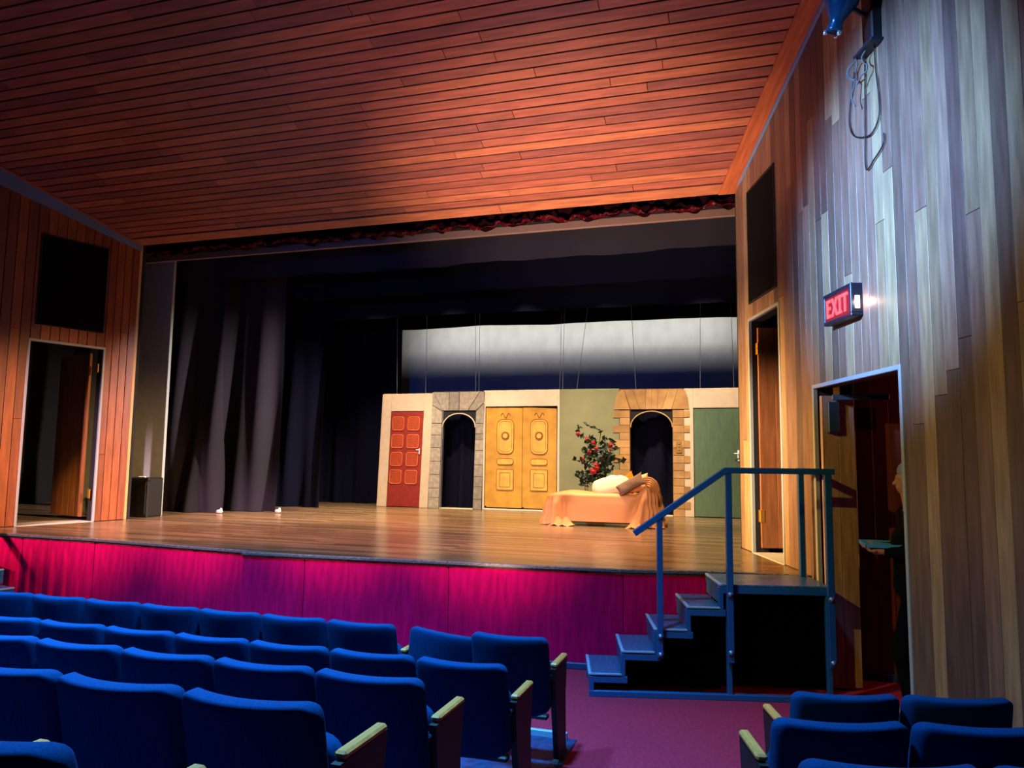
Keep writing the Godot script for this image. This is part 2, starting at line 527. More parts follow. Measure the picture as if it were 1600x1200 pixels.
	tag(obj("wall_stage_right", st, black), "black outer wall of the right wings", "wall", "", "structure")
	st = begin()
	bx(st, Vector3(-14.2, 0, -16.6), Vector3(5.0, 9, -16.4))
	tag(obj("wall_stage_back", st, black), "black rear wall of the stage", "wall", "", "structure")
	st = begin()
	bx(st, Vector3(-14.2, 8.0, -16.6), Vector3(5.0, 8.2, -9.2))
	tag(obj("ceiling_stage", st, black), "black ceiling high over the stage", "ceiling", "", "structure")
	st = begin()
	bx(st, Vector3(-14.2, CEIL_Y + 0.02, -9.62), Vector3(5.0, 8.1, -9.5))
	bx(st, Vector3(0.2, 0, -9.62), Vector3(5.0, 8.1, -9.56))
	tag(obj("wall_header", st, black), "dark wall above the stage opening behind the ceiling edge", "wall", "", "structure")

# ------------------------------------------------------------------ doors in the side walls
func strips(parent: Node, hole: Array, sgn: float, m: Material, foot: float) -> void:
	for q in [[hole[0] - 0.02, hole[0] + 0.012, foot, hole[3]], [hole[1] - 0.012, hole[1] + 0.02, foot, hole[3]], [hole[0] - 0.02, hole[1] + 0.02, hole[3] - 0.012, hole[3] + 0.025]]:
		var st := begin()
		bx(st, Vector3(minf(q[0] * sgn, q[1] * sgn), q[2], -0.01), Vector3(maxf(q[0] * sgn, q[1] * sgn), q[3], 0.032), 0.004)
		obj("frame_strip", st, m, parent)

func build_doors() -> void:
	var edge := mat("frame_paint", Color(0.55, 0.58, 0.62), 0.45)
	var steel := mat("blue_steel", Color(0.20, 0.26, 0.34), 0.4, null, Vector3.ONE, 0.3)
	var brass := mat("brass", Color(0.75, 0.55, 0.22), 0.35, null, Vector3.ONE, 0.7)
	for side in [1.0, -1.0]:
		var hole := [0.43, 1.41, STAGE, 3.67] if side > 0 else [0.48, 1.54, STAGE, 3.63]
		var d := thing("door_1" if side > 0 else "door_3", "open boarded door at stage level in the right wall, swung back, below the dark panel" if side > 0 else "open boarded door at stage level in the left wall, swung back into the dark", "door", right_frame() if side > 0 else left_frame(), "", "structure")
		strips(d, hole, side, edge, STAGE)
		# leaf swung outwards, square to the wall, made of vertical boards
		var n := 5
		var bw := 0.19
		var h := 2.56
		for i in n:
			var xf := Transform3D(Basis(Vector3(0, 0, -1), Vector3.UP, Vector3(1, 0, 0)) if side > 0 else Basis(Vector3(0, 0, 1), Vector3.UP, Vector3(-1, 0, 0)), Vector3((hole[0] + 0.04) * side, STAGE + 0.06 + h * 0.5, -0.10 - 0.155 - (i + 0.5) * bw + 0.17))
			if side > 0: xf.origin.z = -0.06 - (i + 0.5) * bw
			else: xf.origin.z = -0.385 - (i + 0.5) * bw + 0.11
			board(d, xf, bw - 0.004, h, 0.04, wood("door_board_%d" % (rng.randi() % 3), [Color(0.62, 0.38, 0.22), Color(0.68, 0.43, 0.25), Color(0.57, 0.35, 0.21)][rng.randi() % 3], 0.45), "plank")
		for y in [STAGE + 0.35, STAGE + 2.3]:
			var st := begin()
			bx(st, Vector3((hole[0] + 0.015) * side - 0.012, y, -0.10), Vector3((hole[0] + 0.06) * side + 0.012, y + 0.14, -0.045), 0.004)
			obj("hinge", st, brass, d)
		var th := begin()
		bx(th, Vector3(minf(hole[0] * side, hole[1] * side), STAGE - 0.02, -0.5), Vector3(maxf(hole[0] * side, hole[1] * side), STAGE + 0.006, 0.03), 0.003)
		obj("threshold", th, mat("worn_white", Color(0.72, 0.70, 0.68), 0.6), d)
	# exit door
	var x := thing("door_2", "open exit doorway at floor level in the right wall with a boarded door leaf and closer", "door", right_frame(), "", "structure")
	strips(x, [2.25, 3.78, 0.0, 2.7], 1.0, edge, 0.0)
	for i in 2:
		board(x, Transform3D(Basis(Vector3(0, 0, -1), Vector3.UP, Vector3(1, 0, 0)), Vector3(2.29, 1.32, -0.02 - (i + 0.5) * 0.15)), 0.146, 2.6, 0.045, wood("leaf_board_%d" % i, [Color(0.74, 0.58, 0.52), Color(0.70, 0.54, 0.47)][i], 0.5), "plank")
	var st2 := begin()
	bx(st2, Vector3(2.315, 2.28, -0.16), Vector3(2.37, 2.56, -0.06), 0.006)
	obj("closer", st2, steel, x)
	st2 = begin()
	bar(st2, Vector3(2.36, 2.6, -0.10), Vector3(2.50, 2.6, -0.55), 0.05, 0.05)
	obj("closer_arm", st2, steel, x)
	# lobby behind the exit door
	var lob := thing("wall_lobby", "dark red boarded wall of the lobby seen through the exit doorway", "wall", at(0, 0, 0), "", "structure")
	for i in 9:
		board(lob, at(1.145 + i * 0.15, 1.5, -7.77), 0.146, 2.98, 0.03, wood("lobby_board_%d" % (i % 2), [Color(0.38, 0.12, 0.10), Color(0.42, 0.14, 0.11)][i % 2], 0.5))
	var st3 := begin()
	bx(st3, Vector3(0.85, 2.32, -7.82), Vector3(1.26, 2.54, -7.755), 0.006)
	obj("transom_panel", st3, mat("red_panel", Color(0.55, 0.13, 0.06), 0.5), lob)
	st3 = begin()
	prism(st3, PackedVector2Array([Vector2(0.75, -7.9), Vector2(4.7, -7.9), Vector2(4.7, -4.6), Vector2(1.75, -4.6)]), -3.1, -3.0, Transform3D(Basis(Vector3(1, 0, 0), Vector3(0, 0, 1), Vector3(0, -1, 0)), Vector3.ZERO))
	obj("lobby_ceiling", st3, mat("dark_paint", Color(0.05, 0.045, 0.05)), lob)
	st3 = begin()
	bx(st3, Vector3(1.07, 0, -7.755), Vector3(2.4, 0.07, -7.735), 0.004)
	tag(obj("baseboard_lobby", st3, mat("blue_step", Color(0.10, 0.20, 0.42), 0.5)), "blue baseboard of the lobby wall behind the exit doorway", "baseboard", "", "structure")

func build_lobby_lamp() -> void:
	# dim red safety lamp on the lobby wall, out of sight behind the right-hand jamb
	var o := thing("safety_lamp", "dim red safety lamp in the lobby behind the exit doorway", "lamp", at(2.3, 2.55, -7.70))
	var st := begin()
	bx(st, Vector3(-0.07, -0.06, -0.05), Vector3(0.07, 0.06, -0.02), 0.006)
	obj("base", st, mat("black_frame", Color(0.03, 0.03, 0.035), 0.6), o)
	st = begin()
	blob(st, at(0, 0, 0.0), Vector3(0.05, 0.04, 0.035), 0.8, 12, 8)
	obj("bulb", st, glow("safety_red", Color(1.0, 0.16, 0.08), 1.5), o)
	var l := OmniLight3D.new()
	l.name = "safety_lamp_glow"
	l.position = Vector3(2.3, 2.55, -7.62)
	l.light_color = Color(1.0, 0.42, 0.26)
	l.light_energy = 0.42
	l.light_size = 0.05
	l.omni_range = 20.0
	l.omni_attenuation = 2.0
	l.shadow_enabled = true
	add_child(l)

func build_wall_fittings() -> void:
	build_lobby_lamp()
	var grille := cloth("speaker_cloth", Color(0.045, 0.04, 0.05), 0.2, noise_tex("weave", 0.3, 2, 0.7, 1.0), Vector3(6, 6, 1))
	for side in [1.0, -1.0]:
		var q := [0.49, 1.36, 3.88, 5.21] if side > 0 else [0.53, 1.47, 3.89, 5.21]
		var o := thing("acoustic_panel", "square black cloth panel high on the right wall above the stage-level door" if side > 0 else "square black cloth panel high on the left wall above the stage-level door", "panel", right_frame() if side > 0 else left_frame())
		var st := begin()
		bx(st, Vector3(minf(q[0] * side, q[1] * side), q[2], 0.0), Vector3(maxf(q[0] * side, q[1] * side), q[3], 0.03), 0.006)
		obj("cloth_face", st, grille, o)
		var fr := mat("black_frame", Color(0.03, 0.03, 0.035), 0.6)
		for e in [[q[0] - 0.02, q[0], q[2] - 0.02, q[3] + 0.02], [q[1], q[1] + 0.02, q[2] - 0.02, q[3] + 0.02], [q[0], q[1], q[2] - 0.02, q[2]], [q[0], q[1], q[3], q[3] + 0.02]]:
			st = begin()
			bx(st, Vector3(minf(e[0] * side, e[1] * side), e[2], 0.0), Vector3(maxf(e[0] * side, e[1] * side), e[3], 0.036), 0.003)
			obj("frame_strip", st, fr, o)
	# exit sign
	var f := right_frame()
	var s := thing("exit_sign", "lit red EXIT sign box on the boarded right wall above the exit doorway", "sign", f * at(3.0, 3.32, 0.0))
	var case := mat("sign_case", Color(0.06, 0.10, 0.18), 0.45, null, Vector3.ONE, 0.3)
	var st4 := begin()
	bx(st4, Vector3(-0.25, -0.125, 0.02), Vector3(0.25, 0.125, 0.10), 0.008)
	obj("case", st4, case, s)
	st4 = begin()
	bx(st4, Vector3(-0.26, 0.10, 0.015), Vector3(0.26, 0.135, 0.118), 0.006)
	bx(st4, Vector3(-0.26, -0.135, 0.015), Vector3(0.26, -0.105, 0.118), 0.006)
	bx(st4, Vector3(-0.26, -0.11, 0.015), Vector3(-0.235, 0.11, 0.118), 0.006)
	bx(st4, Vector3(0.225, -0.11, 0.015), Vector3(0.26, 0.11, 0.118), 0.006)
	obj("rim", st4, case, s)
	st4 = begin()
	bx(st4, Vector3(-0.236, -0.106, 0.09), Vector3(0.226, 0.101, 0.106))
	var face := glow("sign_red", Color(0.7, 0.002, 0.03), 0.42)
	face.albedo_color = Color(0.25, 0.01, 0.02)
	obj("sign_face", st4, face, s)
	var tm := TextMesh.new()
	tm.text = "EXIT"
	var fnt := SystemFont.new()
	fnt.font_names = PackedStringArray(["Droid Sans"])
	fnt.font_weight = 700
	tm.font = fnt
	tm.font_size = 64
	tm.pixel_size = 0.0032
	tm.depth = 0.008
	var letters := MeshInstance3D.new()
	letters.name = "sign_lettering"
	letters.mesh = tm
	tm.material = glow("sign_letter", Color(1.0, 0.22, 0.22), 2.6)
	letters.position = Vector3(-0.005, -0.004, 0.112)
	var ab := tm.get_aabb()
	letters.scale = Vector3(0.40 / maxf(ab.size.x, 0.01), 0.155 / maxf(ab.size.y, 0.01), 1)
	letters.position = Vector3(-0.005 - ab.get_center().x * letters.scale.x, -0.002 - ab.get_center().y * letters.scale.y, 0.112)
	s.add_child(letters, true)
	st4 = begin()
	bx(st4, Vector3(0.252, -0.075, 0.045), Vector3(0.264, 0.03, 0.085), 0.003)
	obj("side_lamp", st4, glow("sign_white", Color(1.0, 0.86, 0.76), 3.0), s)
	var ol := OmniLight3D.new()
	ol.name = "exit_sign_glow"
	ol.position = f * Vector3(3.29, 3.30, 0.065)
	ol.light_color = Color(1.0, 0.85, 0.72)
	ol.light_energy = 0.025
	ol.light_size = 0.02
	ol.omni_range = 20.0
	ol.omni_attenuation = 2.0
	ol.shadow_enabled = true
	add_child(ol)
	var orr := OmniLight3D.new()
	orr.name = "exit_sign_red_glow"
	orr.position = f * Vector3(3.0, 3.31, 0.2)
	orr.light_color = Color(1.0, 0.05, 0.06)
	orr.light_energy = 0.03
	orr.light_size = 0.1
	orr.omni_range = 20.0
	orr.omni_attenuation = 2.0
	orr.shadow_enabled = true
	add_child(orr)
	# spotlight on its bracket
	var lamp := thing("stage_spotlight", "rounded blue spotlight hanging from a bracket high on the right wall", "spotlight", f)
	var body := mat("lamp_blue", Color(0.04, 0.25, 0.40), 0.25, null, Vector3.ONE, 0.35)
	var a0 := Vector3(3.62, 5.35, 0.35)
	var a1 := Vector3(3.66, 5.78, 0.30)
	var y := (a1 - a0 + Vector3(0.12, 0, -0.02)).normalized()
	var xx := Vector3(0, 0, 1).cross(y).normalized()
	var fx := Transform3D(Basis(xx, y, xx.cross(y)), a0)
	st4 = begin()
	lathe(st4, fx, [Vector2(0.0, 0.02), Vector2(0.045, 0.02), Vector2(0.055, 0.0), Vector2(0.06, 0.03), Vector2(0.05, 0.07), Vector2(0.06, 0.10), Vector2(0.09, 0.15), Vector2(0.125, 0.22), Vector2(0.135, 0.30), Vector2(0.12, 0.40), Vector2(0.085, 0.47), Vector2(0.03, 0.51), Vector2(0, 0.515)], 24)
	obj("housing", st4, body, lamp)
	for i in 3:
		st4 = begin()
		var an := TAU * i / 3.0 + 0.7
		blob(st4, fx * at(cos(an) * 0.062, -0.005, sin(an) * 0.062), Vector3(0.016, 0.02, 0.016), 0.8, 10, 8)
		obj("lens_clip", st4, mat("bright_metal", Color(0.75, 0.78, 0.82), 0.25, null, Vector3.ONE, 0.8), lamp)
	st4 = begin()
	var yo := PackedVector3Array()
	for i in 13:
		var an := PI * i / 12.0
		yo.append(fx * Vector3(cos(an) * 0.16, 0.27 + sin(an) * 0.02, sin(an) * -0.26))
	tube(st4, yo, 0.012)
	obj("yoke", st4, body, lamp)
	st4 = begin()
	lathe(st4, fx * Transform3D(Basis(Vector3.RIGHT, PI / 2), Vector3(0, 0.30, 0.125)), [Vector2(0, 0.0), Vector2(0.03, 0.0), Vector2(0.035, 0.012), Vector2(0.02, 0.02), Vector2(0.0, 0.02)], 14)
	obj("vent_ring", st4, mat("bright_metal", Color(0.75, 0.78, 0.82)), lamp)
	var br := thing("lamp_bracket", "dark box and flat plate bracket on the right wall beside the blue spotlight", "bracket", f)
	st4 = begin()
	bx(st4, Vector3(3.56, 5.24, 0.02), Vector3(3.72, 5.95, 0.10), 0.01)
	obj("box", st4, mat("bracket_box", Color(0.03, 0.045, 0.07), 0.5), br)
	st4 = begin()
	bx(st4, Vector3(3.44, 5.235, 0.02), Vector3(3.74, 5.26, 0.12), 0.006)
	obj("plate", st4, mat("bracket_plate", Color(0.10, 0.15, 0.24), 0.4, null, Vector3.ONE, 0.4), br)
	st4 = begin()
	bar(st4, Vector3(3.62, 5.5, 0.1), fx * Vector3(0, 0.3, -0.26), 0.03, 0.03, Vector3(0.3, 1, 0))
	obj("arm", st4, mat("bracket_plate", Color.WHITE), br)
	var pale := mat("pale_cable", Color(0.34, 0.32, 0.33), 0.6)
	var c := thing("pale_cable", "pale cable looping and dangling below the spotlight bracket on the right wall", "cable", f)
	var loop := []
	for k in 13: loop.append([3.42 + cos(TAU * k / 12.0 + 1.9) * 0.085, 5.165 + sin(TAU * k / 12.0 + 1.9) * 0.075])
	for pts in [[[3.47, 5.235], [3.46, 5.26], [3.44, 5.24], [3.39, 5.235], [3.35, 5.19], [3.36, 5.13], [3.39, 5.08], [3.385, 5.03], [3.37, 4.97], [3.375, 4.92], [3.39, 4.87]], loop, [[3.58, 5.24], [3.54, 5.20], [3.55, 5.15], [3.59, 5.11], [3.57, 5.07], [3.53, 5.05], [3.48, 5.00]]]:
		st4 = begin()
		var pp := PackedVector3Array()
		for e in pts: pp.append(Vector3(e[0], e[1], 0.10 + 0.02 * sin(e[0] * 40.0)))
		tube(st4, spline(pp), 0.0065)
		obj("strand", st4, pale, c)
	c = thing("black_cable", "thin black cable hanging in a long loop down the right wall under the spotlight", "cable", f)
	for pts in [[[3.62, 5.25], [3.63, 5.04], [3.66, 4.82], [3.65, 4.66], [3.54, 4.58], [3.39, 4.61], [3.23, 4.70], [3.17, 4.82], [3.18, 4.95], [3.23, 5.07], [3.28, 5.22]], [[3.47, 5.25], [3.45, 4.98], [3.43, 4.67], [3.42, 4.34], [3.56, 4.36], [3.70, 4.42], [3.71, 4.50]]]:
		st4 = begin()
		var pp := PackedVector3Array()
		for e in pts: pp.append(Vector3(e[0], e[1], 0.036))
		tube(st4, spline(pp), 0.006)
		obj("strand", st4, mat("black_rubber", Color(0.03, 0.03, 0.04), 0.5), c)

# ------------------------------------------------------------------ the stage
func floor_texture() -> ImageTexture:
	var w := 512
	var im := Image.create(w, w, false, Image.FORMAT_RGB8)
	var n := FastNoiseLite.new(); n.seed = 5; n.frequency = 0.02
	for b in 32:
		var x := 0
		var tone := 0.8
		var left := 0
		for px in w:
			if left <= 0:
				left = rng.randi_range(150, 420)
				tone = rng.randf_range(0.64, 1.0)
				x = px
			left -= 1
			for k in 16:
				var g: float = tone * (0.90 + 0.16 * n.get_noise_2d(px * 0.35, (b * 16 + k) * 6.0))
				if k == 0: g *= 0.62
				if px == x and px > 0: g *= 0.7
				im.set_pixel(px, b * 16 + k, Color(g, g, g))
	for i in 26:                       # scuffs
		var sx := rng.randi_range(0, 400); var sy := rng.randi_range(0, 511)
		for k in rng.randi_range(20, 90):
			var yy := clampi(sy + int(k * 0.06), 0, 511)
			im.set_pixel(sx + k, yy, im.get_pixel(sx + k, yy).lerp(Color(1, 1, 1), 0.55))
	return ImageTexture.create_from_image(im)

const LIP := [Vector2(-10.02, -7.34), Vector2(-7.6, -7.28), Vector2(-5.2, -7.045), Vector2(-5.19, -6.935), Vector2(-2.85, -7.09), Vector2(-1.1, -7.225), Vector2(-0.31, -7.43), Vector2(0.64, -7.52)]

func build_stage() -> void:
	var s := thing("stage", "raised wooden stage with a worn edge and a red cloth skirt across its front", "stage")
	var deckm := mat("stage_boards", Color(0.58, 0.47, 0.33), 0.25, floor_texture(), Vector3(0.3125, 0.390625, 1))
	deckm.metallic_specular = 0.5
	var poly := PackedVector2Array()
	for q in LIP: poly.append(Vector2(q.x, q.y))
	poly.append_array(PackedVector2Array([Vector2(0.0, -9.48), Vector2(0.0, -9.66), Vector2(4.7, -9.66), Vector2(4.7, -16.3), Vector2(-13.9, -16.3), Vector2(-13.9, -9.66), Vector2(-9.33, -9.66), Vector2(-9.33, -9.48)]))
	# local x -> x, local y -> z, local z -> down
	var st := begin()
	prism(st, poly, 0.0, 0.05, Transform3D(Basis(Vector3(1, 0, 0), Vector3(0, 0, 1), Vector3(0, -1, 0)), Vector3(0, STAGE, 0)))
	obj("deck", st, deckm, s)
	var edge := mat("worn_edge", Color(0.52, 0.48, 0.48), 0.5, noise_tex("wear", 0.05, 4, 0.45, 1.0), Vector3(1.5, 4, 1))
	for i in LIP.size() - 1:
		if i == 2: continue
		var a := Vector3(LIP[i].x, STAGE - 0.015, LIP[i].y); var b := Vector3(LIP[i + 1].x, STAGE - 0.015, LIP[i + 1].y)
		st = begin()
		var d := (b - a).normalized()
		box(st, Transform3D(Basis(d, Vector3.UP, d.cross(Vector3.UP)), (a + b) * 0.5), Vector3((b - a).length(), 0.034, 0.04), 0.006)
		obj("nosing", st, edge, s)
	var velvet := cloth("red_skirt", Color(0.95, 0.015, 0.35), 0.3, noise_tex("nap", 0.03, 4, 0.80, 1.0), Vector3(1, 1, 1))
	var seams := [-10.02, -8.8, -7.6, -5.2, -5.19, -4.45, -2.84, -1.09, -0.31, 0.64]
	for i in seams.size() - 1:
		if i == 3: continue
		var xa: float = seams[i]; var xb: float = seams[i + 1]
		var za := lip_z(xa + 0.002, i); var zb := lip_z(xb - 0.002, i)
		var ph := rng.randf() * 10.0
		var amp := 0.007 if i < 3 else 0.0012
		st = begin()
		grid(st, 40, 8, func(u, w):
			var x: float = lerpf(xa + 0.003, xb - 0.003, u)
			var z: float = lerpf(za, zb, u) - 0.008
			var y: float = lerpf(0.05, STAGE - 0.034, w)
			var e := smoothstep(0.0, 0.02, u) * smoothstep(1.0, 0.98, u)
			z += amp * (sin(x * 31.0 + ph) + 0.6 * sin(x * 53.0 + ph * 2.0)) * (1.0 - 0.5 * w) - 0.012 * (1.0 - e)
			return Vector3(x, y, z), false, Vector2((xb - xa) * 1.7, 0.22))
		obj("skirt_panel", st, velvet, s)
	st = begin()
	for i in LIP.size() - 1:
		if i == 2: continue
		var a := Vector3(LIP[i].x, 0.03, LIP[i].y - 0.005); var b := Vector3(LIP[i + 1].x, 0.03, LIP[i + 1].y - 0.005)
		var d := (b - a).normalized()
		box(st, Transform3D(Basis(d, Vector3.UP, d.cross(Vector3.UP)), (a + b) * 0.5), Vector3((b - a).length(), 0.06, 0.05), 0.006)
		# solid behind the cloth
		box(st, Transform3D(Basis(d, Vector3.UP, d.cross(Vector3.UP)), (a + b) * 0.5 + Vector3(0, 0.42, -0.09)), Vector3((b - a).length() - 0.02, 0.84, 0.02))
	obj("base_ledge", st, mat("blue_ledge", Color(0.16, 0.24, 0.42), 0.45), s)

func lip_z(x: float, seg: int) -> float:
	for i in LIP.size() - 1:
		if i == 2: continue
		if seg <= 2 and i > 1: break
		if seg > 2 and i < 3: continue
		if x >= LIP[i].x - 0.02 and x <= LIP[i + 1].x + 0.02:
			return lerpf(LIP[i].y, LIP[i + 1].y, clampf((x - LIP[i].x) / (LIP[i + 1].x - LIP[i].x), 0, 1))
	return LIP[1].y

func build_stairs(fr: Transform3D, sg: float, label: String) -> void:
	var o := thing("stage_steps", label, "steps", fr)
	var blue := mat("step_frame_blue", Color(0.06, 0.29, 0.50), 0.42)
	var rail := mat("rail_blue", Color(0.06, 0.27, 0.52), 0.4)
	var treadm := mat("tread_blue", Color(0.20, 0.46, 0.66), 0.33, noise_tex("wear", 0.05, 4, 0.45, 1.0), Vector3(2, 2, 1))
	var bright := mat("nose_strip", Color(0.50, 0.62, 0.74), 0.4)
	var W := 0.60
	var B := func(a: Vector3, b: Vector3, bev := 0.004) -> SurfaceTool:
		var st := begin()
		var p := Vector3(a.x * sg, a.y, a.z); var q := Vector3(b.x * sg, b.y, b.z)
		bx(st, Vector3(minf(p.x, q.x), minf(p.y, q.y), minf(p.z, q.z)), Vector3(maxf(p.x, q.x), maxf(p.y, q.y), maxf(p.z, q.z)), bev)
		return st
	for i in 5:
		var s0 := 0.278 * i
		var y := 0.192 * (i + 1)
		var s1 := s0 + 0.278 + 0.02 if i < 4 else 2.04
		var top: float = y if i < 4 else STAGE
		obj("tread" if i < 4 else "landing", B.call(Vector3(s0, top - 0.022, -W), Vector3(s1, top, 0.0)), treadm, o)
		obj("riser", B.call(Vector3(s0 + 0.006, y - 0.17 if i > 0 else 0.05, -W), Vector3(s0 + 0.022, top - 0.022, -0.01), 0.002), blue, o)
		obj("nose_strip", B.call(Vector3(s0 - 0.006, top - 0.014, -W), Vector3(s0 + 0.022, top + 0.005, 0.004)), bright, o)
		if i < 4:
			obj("edge_strip", B.call(Vector3(s0 + 0.02, top - 0.012, -0.008), Vector3(s1 - 0.02, top + 0.004, 0.006), 0.002), bright, o)
		obj("frame_bar", B.call(Vector3(s0, top - 0.078, -0.04), Vector3(s1 + (0.03 if i < 4 else 0.0), top - 0.022, 0.0)), blue, o)
		obj("frame_bar", B.call(Vector3(s0, top - 0.078, -W), Vector3(s1, top - 0.022, -W + 0.04)), blue, o)
		if i > 0:
			obj("upright", B.call(Vector3(s0 - 0.012, y - 0.27, -0.04), Vector3(s0 + 0.032, top - 0.022, 0.001)), blue, o)
	obj("upright", B.call(Vector3(0, 0, -0.04), Vector3(0.042, 0.17, 0.001)), blue, o)
	obj("base_rail", B.call(Vector3(0.0, 0.0, -0.045), Vector3(2.04, 0.05, 0.002)), blue, o)
	obj("base_rail", B.call(Vector3(0.0, 0.0, -W), Vector3(2.04, 0.05, -W + 0.045)), blue, o)
	for q in [[1.17, -0.04], [2.0, -0.04], [1.17, -W + 0.04], [2.0, -W + 0.04]]:
		obj("leg", B.call(Vector3(q[0], 0.0, q[1] - 0.02), Vector3(q[0] + 0.04, STAGE - 0.05, q[1] + 0.035)), blue, o)
	obj("back_panel", B.call(Vector3(1.16, 0.06, -W + 0.005), Vector3(2.02, STAGE - 0.08, -W + 0.015), 0.002), mat("black_paint", Color.BLACK), o)
	# black cloth closing the side under the treads
	for i in 5:
		obj("side_cloth", B.call(Vector3(0.278 * i + 0.03, 0.05 if i < 4 else 0.09, -0.16), Vector3(0.278 * (i + 1) + 0.03 if i < 4 else 2.03, 0.192 * (i + 1) - 0.07, -0.15), 0.001), cloth("dead_black_cloth", Color(0.006, 0.006, 0.008), 0.0), o)
	# railing
	obj("post", B.call(Vector3(0.578, 0.34, 0.002), Vector3(0.626, 1.55, 0.048)), rail, o)
	obj("post", B.call(Vector3(1.165, 0.32, 0.002), Vector3(1.218, 1.92, 0.048)), rail, o)
	obj("post", B.call(Vector3(2.0, 0.30, 0.002), Vector3(2.058, 1.92, 0.048)), rail, o)
	obj("post", B.call(Vector3(1.96, STAGE, -W + 0.03), Vector3(2.01, 1.92, -W + 0.08)), rail, o)
	var st := begin()
	bar(st, Vector3(0.385 * sg, 1.378, 0.025), Vector3(1.175 * sg, 1.935, 0.025), 0.052, 0.055, Vector3(0, 0, 1))
	obj("handrail", st, rail, o)
	obj("handrail", B.call(Vector3(1.155, 1.905, -0.002), Vector3(2.085, 1.955, 0.052)), rail, o)
	obj("handrail", B.call(Vector3(1.955, 1.905, -W + 0.03), Vector3(2.015, 1.955, 0.0)), rail, o)
	for q in [[0.602, 0.37], [0.602, 0.52], [1.19, 0.40], [1.19, 0.88], [2.03, 0.34], [2.03, 0.86]]:
		st = begin()
		lathe(st, Transform3D(Basis(Vector3.RIGHT, PI / 2), Vector3(q[0] * sg, q[1], 0.048)), [Vector2(0.026, 0), Vector2(0.026, 0.006), Vector2(0.014, 0.008), Vector2(0.013, 0.018), Vector2(0, 0.019)], 12)
		obj("bolt", st, mat("bolt_steel", Color(0.35, 0.45, 0.58), 0.35, null, Vector3.ONE, 0.6), o)

# ------------------------------------------------------------------ painted set
func flat_thing(called: String, label: String, x0: float, lean := 0.0) -> Node3D:
	return thing(called, label, "set panel", Transform3D(Basis(Vector3(1, 0, 0), Vector3(-lean, 1, 0), Vector3(0, 0, 1)), Vector3(x0, STAGE, FLAT_Z)), "painted set panels standing in a row at the back of the stage")

func sheet(parent: Node, called: String, x0: float, y0: float, x1: float, y1: float, z0: float, z1: float, m: Material, bev := 0.006) -> MeshInstance3D:
	var st := begin()
	bx(st, Vector3(x0, y0, z0), Vector3(x1, y1, z1), bev)
	return obj(called, st, m, parent)

func piece(parent: Node, called: String, pts: Array, z0: float, z1: float, m: Material) -> void:
	var c := Vector2.ZERO
	var pp := PackedVector2Array()
	for p in pts: pp.append(Vector2(p[0], p[1]))
	for p in pp: c += p / pp.size()
	for i in pp.size():                       # narrow joint all round
		var dd := pp[i] - c
		pp[i] = c + dd - dd.normalized() * 0.007
	var st := begin()
	prism(st, pp, z0, z1)
	obj(called, st, m, parent)

func rounded(x0: float, y0: float, x1: float, y1: float, r: float, n := 5) -> PackedVector2Array:
	var out := PackedVector2Array()
	for q in [[x1 - r, y1 - r, 0.0], [x0 + r, y1 - r, 0.5], [x0 + r, y0 + r, 1.0], [x1 - r, y0 + r, 1.5]]:
		for k in n + 1:
			var a: float = PI * (q[2] + 0.5 * k / n)
			out.append(Vector2(q[0] + cos(a) * r, q[1] + sin(a) * r))
	return out

func ring_outline(parent: Node, called: String, poly: PackedVector2Array, z: float, r: float, m: Material) -> void:
	var pts := PackedVector3Array()
	for p in poly: pts.append(Vector3(p.x, p.y, z))
	pts.append(pts[0])
	var st := begin()
	tube(st, pts, r, 5)
	obj(called, st, m, parent)

func arch_insert(parent: Node, x0: float, x1: float, top: float, spring: float, apex: float, trim: Material, dark: Material) -> void:
	var pts := PackedVector2Array()
	var arc := PackedVector3Array()
	var n := 22
	for k in n + 1:
		var a := PI * k / n
		var p := Vector2((x0 + x1) * 0.5 + cos(a) * (x1 - x0) * 0.5, spring + sin(a) * (apex - spring))
		pts.append(p)
		arc.append(Vector3(p.x, p.y, -0.012))
	pts.append(Vector2(x0, top)); pts.append(Vector2(x1, top))
	var st := begin()
	prism(st, pts, -0.035, -0.02)
	obj("arch_spandrel", st, dark, parent)
	st = begin()
	tube(st, arc, 0.013, 6)
	obj("arch_trim", st, trim, parent)

